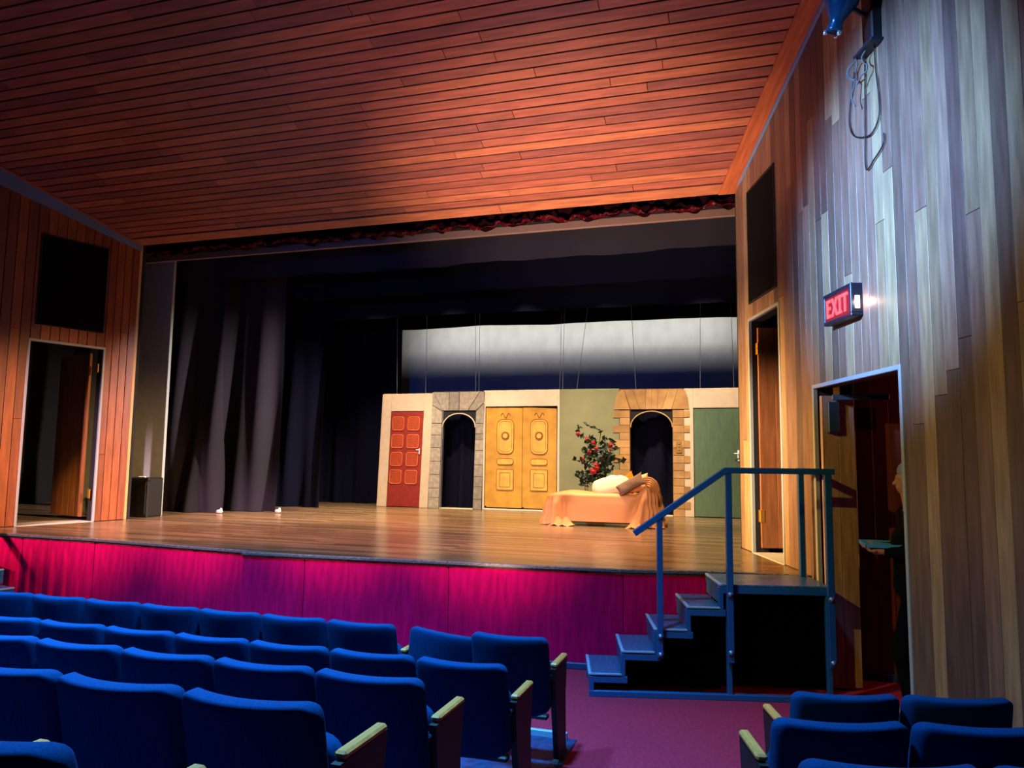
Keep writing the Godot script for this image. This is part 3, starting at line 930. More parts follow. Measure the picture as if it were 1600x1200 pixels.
func build_set() -> void:
	var cream := mat("cream_paint", Color(0.78, 0.69, 0.57), 0.75, noise_tex("brushed", 0.02, 3, 0.93, 1.0), Vector3(1, 1, 1))
	var wht := mat("white_paint", Color(0.82, 0.74, 0.62), 0.6, noise_tex("brushed", 0.02, 3, 0.93, 1.0), Vector3(1, 1, 1))
	var spandrel := mat("dark_spandrel", Color(0.05, 0.05, 0.065), 0.9)
	var handle := mat("chrome", Color(0.45, 0.44, 0.43), 0.25, null, Vector3.ONE, 0.9)
	# 1: cream panel with the red door
	var o := flat_thing("set_flat", "cream set panel at the left end holding a red eight-panel door", -7.30, -0.030)
	for q in [[0.0, 0.0, 0.20, 2.37], [0.95, 0.0, 1.145, 2.37], [0.20, 2.0, 0.95, 2.37]]:
		sheet(o, "panel_board", q[0], q[1], q[2], q[3], -0.04, 0.0, cream)
	sheet(o, "side_edge", -0.022, 0.0, 0.0, 2.365, -0.22, 0.0, cream)
	var red := mat("red_door", Color(0.56, 0.12, 0.04), 0.55, noise_tex("brushed2", 0.03, 3, 0.8, 1.0), Vector3(1, 1, 1))
	var d := sheet(o, "door", 0.205, 0.01, 0.945, 1.985, -0.045, -0.012, red)
	var ora := mat("orange_panel", Color(0.74, 0.27, 0.05), 0.55, noise_tex("blotch", 0.03, 4, 0.62, 1.0), Vector3(3, 3, 1))
	var oraedge := mat("orange_line", Color(0.80, 0.38, 0.14), 0.6)
	for r in 4:
		for c in 2:
			var px := 0.245 + c * 0.355
			var py := 1.60 - r * 0.372
			var pl := rounded(px, py, px + 0.265, py + 0.275, 0.045)
			var st := begin()
			prism(st, pl, -0.02, -0.004)
			obj("door_panel", st, ora, d)
			ring_outline(d, "panel_outline", pl, -0.006, 0.009, oraedge)
	var st0 := begin()
	bx(st0, Vector3(0.88, 1.10, -0.014), Vector3(0.90, 1.22, 0.0), 0.004)
	bar(st0, Vector3(0.89, 1.19, 0.0), Vector3(0.89, 1.19, 0.045), 0.014, 0.014, Vector3.UP)
	bar(st0, Vector3(0.90, 1.19, 0.045), Vector3(0.835, 1.19, 0.045), 0.013, 0.012, Vector3(0, 0, 1))
	obj("handle", st0, handle, d)
	# 2: grey stone arch
	o = flat_thing("set_flat", "grey set panel painted as a stone archway with a dark curtained opening", -6.145, -0.018)
	var joint := mat("grey_joint", Color(0.30, 0.27, 0.24), 0.85)
	for q in [[0.0, 0.0, 0.245, 2.40], [0.975, 0.0, 1.165, 2.40], [0.245, 2.0, 0.975, 2.40]]:
		sheet(o, "panel_board", q[0], q[1], q[2], q[3], -0.04, -0.002, joint)
	var gst := []
	for k in 3: gst.append(mat("grey_stone_%d" % k, [Color(0.62, 0.58, 0.51), Color(0.56, 0.53, 0.47), Color(0.67, 0.62, 0.54)][k], 0.85, noise_tex("stone", 0.02, 4, 0.78, 1.0), Vector3(2, 2, 1)))
	var y := 0.0
	for h in [0.22, 0.19, 0.28, 0.27, 0.28, 0.26, 0.24]:
		piece(o, "stone", [[0.0, y], [0.238, y], [0.238, y + h], [0.0, y + h]], -0.01, 0.004, gst[rng.randi() % 3])
		y += h
	y = 0.0
	for h in [0.21, 0.25, 0.20, 0.24, 0.29, 0.22, 0.12, 0.21]:
		piece(o, "stone", [[0.98, y], [1.162, y], [1.162, y + h], [0.98, y + h]], -0.01, 0.004, gst[rng.randi() % 3])
		y += h
	for q in [[[0.0, 1.745], [0.238, 1.745], [0.238, 1.99], [0.0, 2.12]], [[0.0, 2.13], [0.24, 2.0], [0.245, 2.005], [0.02, 2.395], [0.0, 2.395]], [[0.025, 2.395], [0.25, 2.005], [0.385, 2.005], [0.375, 2.395]], [[0.385, 2.395], [0.392, 2.005], [0.60, 2.005], [0.60, 2.395]], [[0.61, 2.395], [0.61, 2.005], [0.80, 2.005], [1.05, 2.395]], [[1.06, 2.395], [0.81, 2.005], [0.975, 2.005], [1.162, 2.18], [1.162, 2.395]], [[0.98, 1.74], [1.162, 1.74], [1.162, 2.16], [0.98, 1.99]]]:
		piece(o, "stone", q, -0.01, 0.004, gst[rng.randi() % 3])
	arch_insert(o, 0.25, 0.97, 2.0, 1.66, 1.945, mat("arch_cream", Color(0.78, 0.70, 0.55), 0.6), spandrel)
	sheet(o, "sill", 0.245, 0.0, 0.975, 0.015, -0.12, 0.0, wht, 0.003)
	sheet(o, "reveal", 0.245, 0.0, 0.262, 2.0, -0.09, -0.001, mat("grey_reveal", Color(0.42, 0.42, 0.46), 0.7), 0.003)
	# 3: yellow double door
	o = flat_thing("set_flat", "cream set panel framing a pair of yellow double doors", -4.965)
	for q in [[0.0, 0.0, 0.04, 2.41], [1.545, 0.0, 1.59, 2.41], [0.04, 2.08, 1.545, 2.41]]:
		sheet(o, "panel_board", q[0], q[1], q[2], q[3], -0.04, 0.004, wht)
	sheet(o, "sill", 0.04, 0.0, 1.545, 0.035, -0.04, 0.004, wht)
	var yel := mat("yellow_door", Color(0.79, 0.57, 0.15), 0.5, noise_tex("brushed3", 0.012, 3, 0.82, 1.0), Vector3(1, 1, 1))
	var yhi := mat("yellow_panel", Color(0.85, 0.66, 0.25), 0.5, noise_tex("brushed3", 0.012, 3, 0.82, 1.0), Vector3(1.4, 1.4, 1))
	var ylo := mat("ochre_line", Color(0.52, 0.27, 0.03), 0.6)
	for k in 2:
		var a := 0.05 if k == 0 else 0.832
		var b := 0.822 if k == 0 else 1.525
		st0 = begin()
		var pl := PackedVector2Array([Vector2(a, 0.09), Vector2(a + 0.05, 0.06), Vector2(b, 0.06), Vector2(b, 2.05 if k == 0 else 2.03), Vector2(a, 2.065)])
		prism(st0, pl, -0.05, -0.02)
		var leaf := obj("door_leaf", st0, yel, o)
		var cx := [0.468, 1.172][k] as float
		var ov := rounded(cx - 0.175, 1.13, cx + 0.175, 1.82, 0.11)
		st0 = begin(); prism(st0, ov, -0.022, -0.010); obj("tall_panel", st0, yhi, leaf)
		ring_outline(leaf, "panel_outline", ov, -0.012, 0.007, ylo)
		var inner := rounded(cx - 0.135, 1.17, cx + 0.135, 1.78, 0.09)
		ring_outline(leaf, "panel_outline", inner, -0.010, 0.003, ylo)
		for rr in [0.085, 0.05]:
			var circ := PackedVector2Array()
			for i in 20: circ.append(Vector2(cx + cos(TAU * i / 20.0) * rr, 1.49 + sin(TAU * i / 20.0) * rr))
			st0 = begin(); prism(st0, circ, -0.012, -0.002 + (0.085 - rr) * 0.2); obj("boss", st0, ylo if rr > 0.06 else yhi, leaf)
		var sc := PackedVector3Array()
		for i in 24:
			var t := i / 23.0
			sc.append(Vector3(cx - 0.10 + 0.2 * t, 1.90 + 0.05 * sin(t * TAU * 1.5), -0.016))
		st0 = begin(); tube(st0, sc, 0.006, 5); obj("scroll", st0, ylo, leaf)
		var sm := rounded(cx - 0.17, 0.915, cx + 0.17, 1.035, 0.05)
		st0 = begin(); prism(st0, sm, -0.022, -0.008); obj("small_panel", st0, yhi, leaf)
		ring_outline(leaf, "panel_outline", sm, -0.010, 0.006, ylo)
		var sq := rounded(cx - 0.175, 0.41, cx + 0.175, 0.82, 0.02)
		st0 = begin(); prism(st0, sq, -0.022, -0.010); obj("square_panel", st0, yhi, leaf)
		ring_outline(leaf, "panel_outline", sq, -0.012, 0.007, ylo)
		ring_outline(leaf, "panel_outline", rounded(cx - 0.11, 0.47, cx + 0.11, 0.75, 0.02), -0.010, 0.005, ylo)
	# 4: sage green panel
	o = flat_thing("set_flat", "plain sage green set panel behind the rose bush", -3.375)
	var sage := mat("sage_paint", Color(0.49, 0.49, 0.34), 0.75, noise_tex("brushed", 0.02, 3, 0.93, 1.0), Vector3(0.5, 0.5, 1))
	sheet(o, "panel_board", 0.0, 0.0, 1.18, 2.41, -0.04, 0.0, sage)
	# 5: tan stone arch
	o = flat_thing("set_flat", "tan set panel painted as a blocky sandstone archway with a dark opening", -2.19)
	var tj := mat("tan_joint", Color(0.38, 0.23, 0.09), 0.85)
	for q in [[0.0, 0.0, 0.205, 2.395], [0.995, 0.0, 1.21, 2.395], [0.205, 2.02, 0.995, 2.395]]:
		sheet(o, "panel_board", q[0], q[1], q[2], q[3], -0.04, -0.002, tj)
	var tst := []
	for k in 3: tst.append(mat("tan_stone_%d" % k, [Color(0.72, 0.54, 0.31), Color(0.67, 0.50, 0.28), Color(0.76, 0.59, 0.36)][k], 0.8, noise_tex("stone", 0.02, 4, 0.78, 1.0), Vector3(0.6, 0.6, 1)))
	for k in 14:
		var y0 := k * 0.1418
		var y1 := y0 + 0.1418
		var lx := -0.13 if k % 2 == 1 else 0.0
		piece(o, "stone", [[lx, y0], [0.20, y0], [0.20, y1], [lx, y1]], 0.002 if lx < 0.0 else -0.01, 0.012, tst[rng.randi() % 3])
		var rx := 1.32 if k % 2 == 1 else 1.21
		piece(o, "stone", [[1.0, y0], [1.21, y0], [1.21, y1], [1.0, y1]], -0.01, 0.008, tst[rng.randi() % 3])
		if k % 2 == 1:
			piece(o, "stone", [[1.205, y0], [rx, y0 + 0.006], [rx, y1 - 0.004], [1.205, y1]], 0.006, 0.012, tst[rng.randi() % 3])
	var bot := [-0.11, 0.215, 0.39, 0.50, 0.61, 0.72, 0.80, 0.985, 1.31]
	var topx := [0.0, 0.085, 0.25, 0.50, 0.62, 0.74, 0.93, 1.10, 1.25]
	for k in 8:
		var q := [[bot[k], 2.0], [bot[k + 1], 2.0], [topx[k + 1], 2.39], [topx[k], 2.39]]
		if k == 0: q = [[-0.11, 2.0], [0.2, 2.0], [0.085, 2.39], [0.02, 2.39], [-0.07, 2.27]]
		if k == 7: q = [[0.985, 2.0], [1.31, 2.0], [1.295, 2.2], [1.24, 2.36], [1.18, 2.39], [1.10, 2.39]]
		piece(o, "stone", q, 0.002, 0.012, tst[rng.randi() % 3])
	arch_insert(o, 0.21, 0.995, 2.0, 1.66, 1.965, mat("arch_tan", Color(0.66, 0.53, 0.28), 0.6), spandrel)
	sheet(o, "sill", 0.205, 0.0, 0.995, 0.018, -0.12, 0.0, wht, 0.003)
	st0 = begin()
	bx(st0, Vector3(1.07, 1.18, 0.008), Vector3(1.165, 1.41, 0.02), 0.005)
	for yy in [1.24, 1.30, 1.355]:
		bx(st0, Vector3(1.10, yy - 0.013, 0.02), Vector3(1.135, yy + 0.013, 0.032), 0.004)
	tag(obj("switch_plate", st0, mat("gold_plate", Color(0.62, 0.47, 0.18), 0.4, null, Vector3.ONE, 0.4)), "small gold switch plate on the tan stone arch", "switch plate").position = Vector3(-2.19, STAGE, FLAT_Z)
	# 6: white panel with green door
	o = flat_thing("set_flat", "white set panel holding a green door at the right end of the set", -0.98)
	for q in [[0.0, 0.0, 0.17, 2.39], [1.02, 0.0, 1.6, 2.39], [0.17, 2.02, 1.02, 2.39]]:
		sheet(o, "panel_board", q[0], q[1], q[2], q[3], -0.04, 0.0, wht)
	var grn := mat("green_door", Color(0.34, 0.44, 0.32), 0.5, noise_tex("streak", 0.02, 4, 0.86, 1.0), Vector3(4, 0.5, 1))
	d = sheet(o, "door", 0.178, 0.012, 1.012, 2.008, -0.045, -0.014, grn)
	st0 = begin()
	bx(st0, Vector3(0.95, 1.04, -0.014), Vector3(0.985, 1.24, 0.0), 0.004)
	bar(st0, Vector3(0.967, 1.18, 0.0), Vector3(0.967, 1.18, 0.05), 0.016, 0.016, Vector3.UP)
	bar(st0, Vector3(0.975, 1.18, 0.05), Vector3(0.89, 1.18, 0.05), 0.015, 0.014, Vector3(0, 0, 1))
	obj("handle", st0, handle, d)
	# wires to the flies
	var wire := mat("wire", Color(0.42, 0.44, 0.48), 0.5)
	var ws := [[-6.98, -6.94, 0, "left one"], [-6.29, -6.28, 0, "right one"], [-5.19, -5.16, 1, "left one"], [-5.10, -5.09, 1, "right one"], [-3.30, -3.33, 3, "upright one"], [-3.36, -3.39, 2], [-2.84, -3.05, 3, "slanting one"], [-1.96, -1.88, 4], [-0.66, -0.68, 5, "left one"], [-0.10, -0.07, 5, "right one"]]
	var nm := ["cream set panel with the red door", "grey stone archway panel", "yellow double door panel", "plain green set panel", "tan stone archway panel", "white panel with the green door"]
	for q in ws:
		st0 = begin()
		var xt: float = q[0] + (q[0] - q[1]) * 0.9
		tube(st0, PackedVector3Array([Vector3(q[1], STAGE + 2.36, FLAT_Z - 0.05), Vector3(xt, 6.3, FLAT_Z - 0.05)]), 0.0042, 5)
		tag(obj("support_wire", st0, wire), ("thin wire rising from the " if q.size() < 4 else "%s of two thin wires rising from the " % q[3]) + nm[q[2]], "wire", "wires holding the " + nm[q[2]])

# ------------------------------------------------------------------ curtains
func drape(called: String, label: String, cat: String, a: Vector3, b: Vector3, y0: float, y1: float, folds: float, amp: float, m: Material, hem := 0.0, group := "", sweep := 0.0) -> Node3D:
	var ph := rng.randf() * 20.0
	var dir := (b - a)
	var nrm := Vector3(-dir.z, 0, dir.x).normalized()
	if nrm.z < 0: nrm = -nrm
	var st := begin()
	var n := int(clampf(folds * 12.0, 60, 220))
	grid(st, n, 14, func(u, w):
		var p: Vector3 = a + dir * u
		var t: float = u * folds * TAU
		var low: float = 1.0 - w
		var off: float = amp * (sin(t + ph + sweep * low * low * 5.0) + 0.45 * sin(t * 2.3 + ph * 1.7 + sweep * low * 3.0)) * (0.55 + 0.75 * low)
		p += nrm * off
		p.y = lerpf(y0 + hem * (0.5 + 0.5 * sin(u * 7.0 + ph)) + hem * 0.5 * sin(u * 23.0 + ph), y1, w)
		return p, false, Vector2(dir.length() * 2.0, y1 - y0))
	return tag(obj(called, st, m), label, cat, group)

func build_drapes() -> void:
	var black := cloth("black_drape", Color(0.06, 0.068, 0.14), 0.15, noise_tex("weave", 0.3, 2, 0.7, 1.0), Vector3(3, 3, 1))
	var serge := cloth("grey_drape", Color(0.20, 0.19, 0.22), 0.2, noise_tex("weave", 0.3, 2, 0.7, 1.0), Vector3(3, 3, 1))
	drape("side_curtain", "charcoal side curtain nearest the stage opening on the left, hanging beside the black speaker box", "curtain", Vector3(-10.6, 0, -11.2), Vector3(-8.92, 0, -11.2), 0.97, 6.4, 1.7, 0.075, serge, 0.0, "side curtains at the left of the stage", 1.0)
	drape("side_curtain", "charcoal side curtain second from the stage opening on the left", "curtain", Vector3(-9.7, 0, -11.75), Vector3(-8.10, 0, -11.75), 0.97, 6.4, 1.5, 0.06, serge, 0.0, "side curtains at the left of the stage", 0.5)
	drape("side_curtain", "dark side curtain third from the stage opening on the left", "curtain", Vector3(-9.7, 0, -13.2), Vector3(-8.06, 0, -13.2), 0.97, 6.4, 1.8, 0.06, black, 0.0, "side curtains at the left of the stage", 0.6)
	drape("side_curtain", "black side curtain at the very back on the left, ending at the cream set panel", "curtain", Vector3(-10.2, 0, -14.9), Vector3(-7.2, 0, -14.9), 0.97, 6.4, 5.0, 0.05, black, 0.0, "side curtains at the left of the stage")
	drape("side_curtain", "dark curtain behind the right side of the stage opening", "curtain", Vector3(0.9, 0, -11.6), Vector3(2.6, 0, -11.6), 0.97, 6.4, 3.0, 0.05, black)
	drape("arch_curtain", "black curtain hanging behind the grey stone archway", "curtain", Vector3(-6.2, 0, -14.62), Vector3(-4.8, 0, -14.62), 0.97, 3.2, 3.0, 0.05, black)
	drape("arch_curtain", "black curtain hanging behind the tan stone archway", "curtain", Vector3(-2.3, 0, -14.62), Vector3(-0.8, 0, -14.62), 0.97, 3.2, 2.4, 0.07, black, 0.0, "", 0.7)
	drape("border_curtain", "grey-violet border curtain nearest the stage opening, running across the top", "curtain", Vector3(-10.4, 0, -10.8), Vector3(3.0, 0, -10.8), 5.08, 7.99, 9.0, 0.03, serge, 0.02, "border curtains across the top of the stage", 0.6)
	drape("border_curtain", "dark blue-black border curtain, middle one of the three across the stage top", "curtain", Vector3(-10.4, 0, -12.0), Vector3(3.0, 0, -12.0), 4.93, 7.99, 14.0, 0.025, black, 0.01, "border curtains across the top of the stage")
	drape("border_curtain", "dark border curtain lowest in view, with wires dropping below it", "curtain", Vector3(-10.4, 0, -13.3), Vector3(3.0, 0, -13.3), 4.79, 7.99, 11.0, 0.03, black, 0.01, "border curtains across the top of the stage")
	drape("border_curtain", "black wavy-edged border right in front of the white backcloth", "curtain", Vector3(-10.4, 0, -14.5), Vector3(3.0, 0, -14.5), 4.745, 7.99, 6.0, 0.03, cloth("dead_black", Color(0.02, 0.02, 0.025), 0.0), 0.022, "border curtains across the top of the stage")
	drape("backcloth", "pale backcloth lit along its top, hanging behind the set panels", "backcloth", Vector3(-9.6, 0, -15.6), Vector3(3.5, 0, -15.6), 0.97, 6.4, 2.0, 0.002, cloth("cyc_cloth", Color(0.62, 0.63, 0.62), 0.0, noise_tex("brushed", 0.02, 3, 0.93, 1.0), Vector3(0.3, 0.3, 1)))
	# housing of the cyclorama batten
	var o := thing("cyc_batten", "black light batten hung above the backcloth, hidden by the border curtains", "light batten")
	var st := begin()
	bx(st, Vector3(-7.2, 4.895, -14.85), Vector3(0.4, 4.903, -14.66))
	bx(st, Vector3(-7.0, 5.03, -14.80), Vector3(0.2, 5.13, -14.66), 0.01)
	for xh in [-6.5, -3.4, -0.3]: bx(st, Vector3(xh - 0.015, 5.1, -14.75), Vector3(xh + 0.015, 7.99, -14.72))
	obj("housing", st, mat("black_paint", Color.BLACK), o)
	st = begin()
	box(st, Transform3D(Basis(Vector3.RIGHT, 0.0), Vector3(-3.4, 4.93, -14.655)), Vector3(7.4, 0.12, 0.01), 0.003)
	obj("barn_door", st, mat("black_paint", Color.BLACK), o)
	# red pelmet with swags
	var red := cloth("red_pelmet", Color(0.24, 0.012, 0.04), 0.1)
	red.roughness = 0.4
	o = thing("pelmet", "ruffled dark red pelmet curtain bunched under the ceiling edge of the stage opening", "pelmet")
	st = begin()
	grid(st, 340, 12, func(u, w):
		var x: float = lerpf(-9.5, 0.16, u)
		var t := x * 11.0
		var k: float = 1.0 - w
		var y: float = lerpf(5.325 + 0.035 * sin(x * 3.1) * sin(x * 7.7) + 0.022 * sin(x * 17.0), 5.95, w)
		var z: float = -9.80 + 0.05 * sin(t + 1.2 * sin(x * 2.3)) * (0.5 + 0.5 * k) + 0.03 * sin(x * 29.0) * k
		return Vector3(x, y, z), false, Vector2(20, 1))
	obj("curtain", st, cloth("dark_red_pelmet", Color(0.10, 0.008, 0.02), 0.1), o)
	# the ruffled hem, rolled over on itself
	st = begin()
	var hn := FastNoiseLite.new()
	hn.seed = 11
	hn.frequency = 1.0
	grid(st, 520, 10, func(u, w):
		var x: float = lerpf(-9.4, 0.10, u)
		var rad: float = 0.026 + 0.024 * hn.get_noise_1d(x * 6.0) + 0.008 * sin(x * 34.0)
		var a: float = w * TAU
		var tw: float = hn.get_noise_1d(x * 3.0 + 40.0) * 3.0
		var y: float = 5.345 + 0.035 * sin(x * 3.1) * sin(x * 7.7) + 0.05 * hn.get_noise_1d(x * 5.0 + 90.0)
		return Vector3(x + 0.03 * cos(a + tw), y + maxf(rad, 0.006) * sin(a + tw) * (1.0 + 0.4 * sin(3.0 * a + x * 20.0)), -9.72 + maxf(rad, 0.006) * 1.2 * cos(a) + 0.03 * hn.get_noise_1d(x * 9.0 + 7.0)), true)
	obj("ruffled_hem", st, red, o)
	st = begin()
	bx(st, Vector3(-10.2, 5.255, -10.0), Vector3(1.2, 5.365, -9.94), 0.006)
	for xh in [-9.0, -6.0, -3.0, -0.4]: bx(st, Vector3(xh - 0.012, 5.36, -9.98), Vector3(xh + 0.012, 7.99, -9.96))
	tag(obj("stage_batten", st, mat("batten_brown", Color(0.42, 0.33, 0.27), 0.7)), "long brown batten across the stage opening just below the red pelmet", "batten")
	# masking panel and speaker box at the left
	st = begin()
	bx(st, Vector3(-11.2, STAGE, -10.42), Vector3(-9.44, 6.6, -10.36), 0.006)
	tag(obj("masking_panel", st, mat("grey_panel", Color(0.60, 0.64, 0.63), 0.8, noise_tex("brushed", 0.02, 3, 0.93, 1.0), Vector3(1, 1, 1))), "tall plain grey panel inside the stage opening at the left", "panel")
	o = thing("speaker_box", "black speaker cabinet standing on the stage against the grey panel", "speaker", at(-9.62, STAGE, -10.12))
	st = begin()
	bx(st, Vector3(-0.29, 0.0, -0.17), Vector3(0.29, 0.645, 0.17), 0.018)
	obj("cabinet", st, mat("cabinet_black", Color(0.03, 0.035, 0.04), 0.6), o)
	st = begin()
	bx(st, Vector3(-0.25, 0.05, 0.165), Vector3(0.25, 0.60, 0.18), 0.006)
	obj("grille", st, mat("grille_black", Color(0.045, 0.05, 0.055), 0.5, noise_tex("weave", 0.3, 2, 0.7, 1.0), Vector3(10, 10, 1)), o)
	for q in [[-0.27, 0.02], [0.27, 0.02], [-0.27, 0.62], [0.27, 0.62]]:
		st = begin()
		blob(st, at(q[0], q[1] , 0.15), Vector3(0.03, 0.03, 0.03), 0.5, 8, 6)
		obj("corner_guard", st, mat("black_frame", Color.BLACK), o)
	st = begin()
	bx(st, Vector3(-0.07, 0.645, -0.02), Vector3(0.07, 0.665, 0.02), 0.008)
	obj("top_handle", st, mat("chrome", Color.WHITE), o)
	for q in [[-8.86, -11.15, "nearest"], [-8.02, -11.68, "second"]]:
		st = begin()
		blob(st, at(q[0], STAGE + 0.035, q[1]), Vector3(0.06, 0.035, 0.04), 0.8, 10, 8)
		blob(st, at(q[0] + 0.03, STAGE + 0.07, q[1]), Vector3(0.025, 0.03, 0.02), 0.8, 8, 6)
		tag(obj("curtain_weight", st, mat("pale_weight", Color(0.75, 0.72, 0.66), 0.7)), "small pale weight on the stage at the foot of the %s side curtain" % q[2], "weight")

# ------------------------------------------------------------------ sofa, cushions, rose bush
func build_sofa() -> void:
	var O := Vector3(-2.10, STAGE, -11.88)
	var o := thing("sofa", "sofa draped in a peach satin throw with bunched corners and a raised right arm", "sofa", Transform3D(Basis(), O))
	var satin := cloth("peach_throw", Color(0.71, 0.48, 0.26), 0.15)
	satin.roughness = 0.55
	satin.metallic_specular = 0.4
	var hx := 0.88
	var hz := 0.36
	var st := begin()
	grid(st, 160, 40, func(u, w):
		var th: float = u * TAU
		var cx := sgnpow(cos(th), 0.28)
		var cz := sgnpow(sin(th), 0.28)
		var k: float = clampf(w / 0.42, 0.0, 1.0)           # 0 middle of the top .. 1 rim
		var dn: float = clampf((w - 0.42) / 0.58, 0.0, 1.0)  # 0 rim .. 1 hem
		var x: float = hx * cx * k
		var z: float = hz * cz * k
		var top: float = 0.525 + 0.17 * smoothstep(0.56, 0.74, x) * (1.0 - 0.5 * smoothstep(0.78, 0.90, x)) + 0.012 * sin(x * 9.0)
		top += 0.02 * sin(x * 26.0 + z * 14.0) * smoothstep(0.5, 0.7, x)
		top -= 0.05 * pow(k, 8.0)
		var corner: float = pow(absf(cx * cz), 2.0)
		var hem: float = 0.075 - 0.065 * smoothstep(0.55, 0.95, absf(x) / hx)
		var y: float = lerpf(top, hem, dn)
		var endb: float = smoothstep(0.70, 1.0, absf(cx))
		# bunched folds at the ends, soft drapes between
		var fold: float = sin(th * 30.0 + dn * 2.5) * 0.030 * endb + sin(th * 13.0 + 1.0) * 0.012
		fold += 0.045 * exp(-pow((x + 0.70) / 0.05, 2.0)) * (1.0 if cz > 0 else 0.0) - 0.04 * exp(-pow((x + 0.58) / 0.05, 2.0)) * (1.0 if cz > 0 else 0.0)
		fold += 0.055 * exp(-pow((x - 0.60 - 0.08 * (1.0 - dn)) / 0.05, 2.0)) * (1.0 if cz > 0 else 0.0) - 0.03 * exp(-pow((x - 0.46 - 0.12 * (1.0 - dn)) / 0.06, 2.0)) * (1.0 if cz > 0 else 0.0)
		var out: float = dn * (0.03 + 0.05 * endb * dn) + fold * smoothstep(0.0, 0.35, dn)
		x += signf(cx) * out * pow(absf(cx), 3.0)
		z += signf(cz) * out * pow(absf(cz), 3.0)
		x += 0.02 * sin(y * 30.0) * endb * dn * signf(cx)
		return Vector3(x, y, z), true)
	obj("throw", st, satin, o)
	# twisted knot of cloth on the raised arm
	for i in 5:
		st = begin()
		var pts := PackedVector3Array()
		for k in 9:
			var t := k / 8.0
			var an := -0.5 + t * (2.2 + 0.3 * i)
			var r := 0.05 + 0.028 * i
			pts.append(Vector3(0.74 + cos(an) * r, 0.60 + sin(an) * r * 1.05, 0.33 + 0.05 * sin(t * 3.0) - i * 0.012))
		tube(st, spline(pts, 3), 0.020, 7)
		obj("cloth_fold", st, satin, o)
	# ends of the cloth trailing on the floor
	for q in [[-0.66, 0.40], [-0.52, 0.43], [0.56, 0.42], [0.86, 0.30]]:
		st = begin()
		grid(st, 24, 10, func(u, w):
			var an: float = u * TAU
			var r: float = 0.02 + 0.11 * w
			return Vector3(q[0] + cos(an) * r * (1.0 + 0.25 * sin(an * 5.0)), 0.13 * pow(1.0 - w, 1.5) + 0.012 + 0.014 * sin(an * 4.0) * w, q[1] + sin(an) * r * 0.7))
		obj("cloth_tail", st, satin, o)
	st = begin()
	bx(st, Vector3(-0.80, 0.05, -0.33), Vector3(0.80, 0.30, 0.31), 0.03)
	obj("sofa_base", st, mat("navy_base", Color(0.07, 0.06, 0.22), 0.8), o)
	for q in [[-0.7, -0.28], [0.7, -0.28], [-0.7, 0.26], [0.7, 0.26]]:
		st = begin()
		lathe(st, at(q[0], 0.0, q[1]), [Vector2(0, 0), Vector2(0.022, 0), Vector2(0.032, 0.06), Vector2(0, 0.06)], 10)
		obj("leg", st, mat("dark_wood", Color(0.13, 0.07, 0.04), 0.5), o)
	# cushions
	var pil := func(called: String, label: String, xf: Transform3D, w: float, h: float, t: float, m: Material) -> Node3D:
		var s2 := begin()
		for sd in [1.0, -1.0]:
			grid(s2, 18, 18, func(a, b):
				var x: float = (a - 0.5) * 2.0
				var y: float = (b - 0.5) * 2.0
				var pin := 1.0 - 0.10 * (x * x * (1.0 - y * y) * 0.0 + (1.0 - x * x) * y * y + (1.0 - y * y) * x * x)
				var th := pow(maxf(0.0, (1.0 - pow(absf(x), 2.6)) * (1.0 - pow(absf(y), 2.6))), 0.55)
				return xf * Vector3(x * w * pin, y * h * pin, sd * t * (th + 0.05 * sin(x * 6.0 + y * 3.0) * th)), sd < 0)
		var r := obj(called, s2, m)
		return tag(r, label, "cushion")
	var cs := begin()
	var cxf := Transform3D(Basis(Vector3(0, 0, 1), 0.22) * Basis(Vector3(1, 0, 0), -0.3), Vector3(-1.95, STAGE + 0.61, -11.74))
	grid(cs, 36, 20, func(a, b):
		var th: float = a * TAU
		var ph: float = (b - 0.5) * PI
		var q := Vector3(0.31 * sgnpow(cos(ph), 0.6) * sgnpow(cos(th), 0.75), 0.165 * sgnpow(sin(ph), 0.85), -0.15 * sgnpow(cos(ph), 0.6) * sgnpow(sin(th), 0.8))
		q.y += 0.008 * sin(q.x * 22.0 + q.z * 9.0) + 0.006 * sin(q.x * 41.0)
		return cxf * q)
	tag(obj("cushion", cs, cloth("cream_satin", Color(0.84, 0.76, 0.60), 0.1)), "big plump cream cushion leaning on the draped sofa", "cushion")
	pil.call("cushion", "ochre cushion squeezed between the cream and the brown cushion on the sofa", Transform3D(Basis(Vector3(0, 0, 1), 0.62) * Basis(Vector3(1, 0, 0), -0.4), Vector3(-1.76, STAGE + 0.62, -11.78)), 0.24, 0.15, 0.06, cloth("ochre_satin", Color(0.62, 0.36, 0.06), 0.3))
	pil.call("cushion", "brown patterned cushion lying aslant against the sofa arm", Transform3D(Basis(Vector3(0, 0, 1), 0.52) * Basis(Vector3(1, 0, 0), -0.35), Vector3(-1.62, STAGE + 0.66, -11.56)), 0.235, 0.10, 0.06, cloth("brown_pattern", Color(0.74, 0.57, 0.45), 0.1, noise_tex("pattern", 0.06, 2, 0.35, 1.0, 256, FastNoiseLite.TYPE_CELLULAR), Vector3(3, 3, 1)))
	pil.call("cushion", "pale cushion tucked at the top behind the brown patterned cushion", Transform3D(Basis(Vector3(0, 0, 1), 0.25) * Basis(Vector3(1, 0, 0), -0.3), Vector3(-1.56, STAGE + 0.66, -11.80)), 0.21, 0.14, 0.06, cloth("pale_peach", Color(0.85, 0.66, 0.47), 0.3))

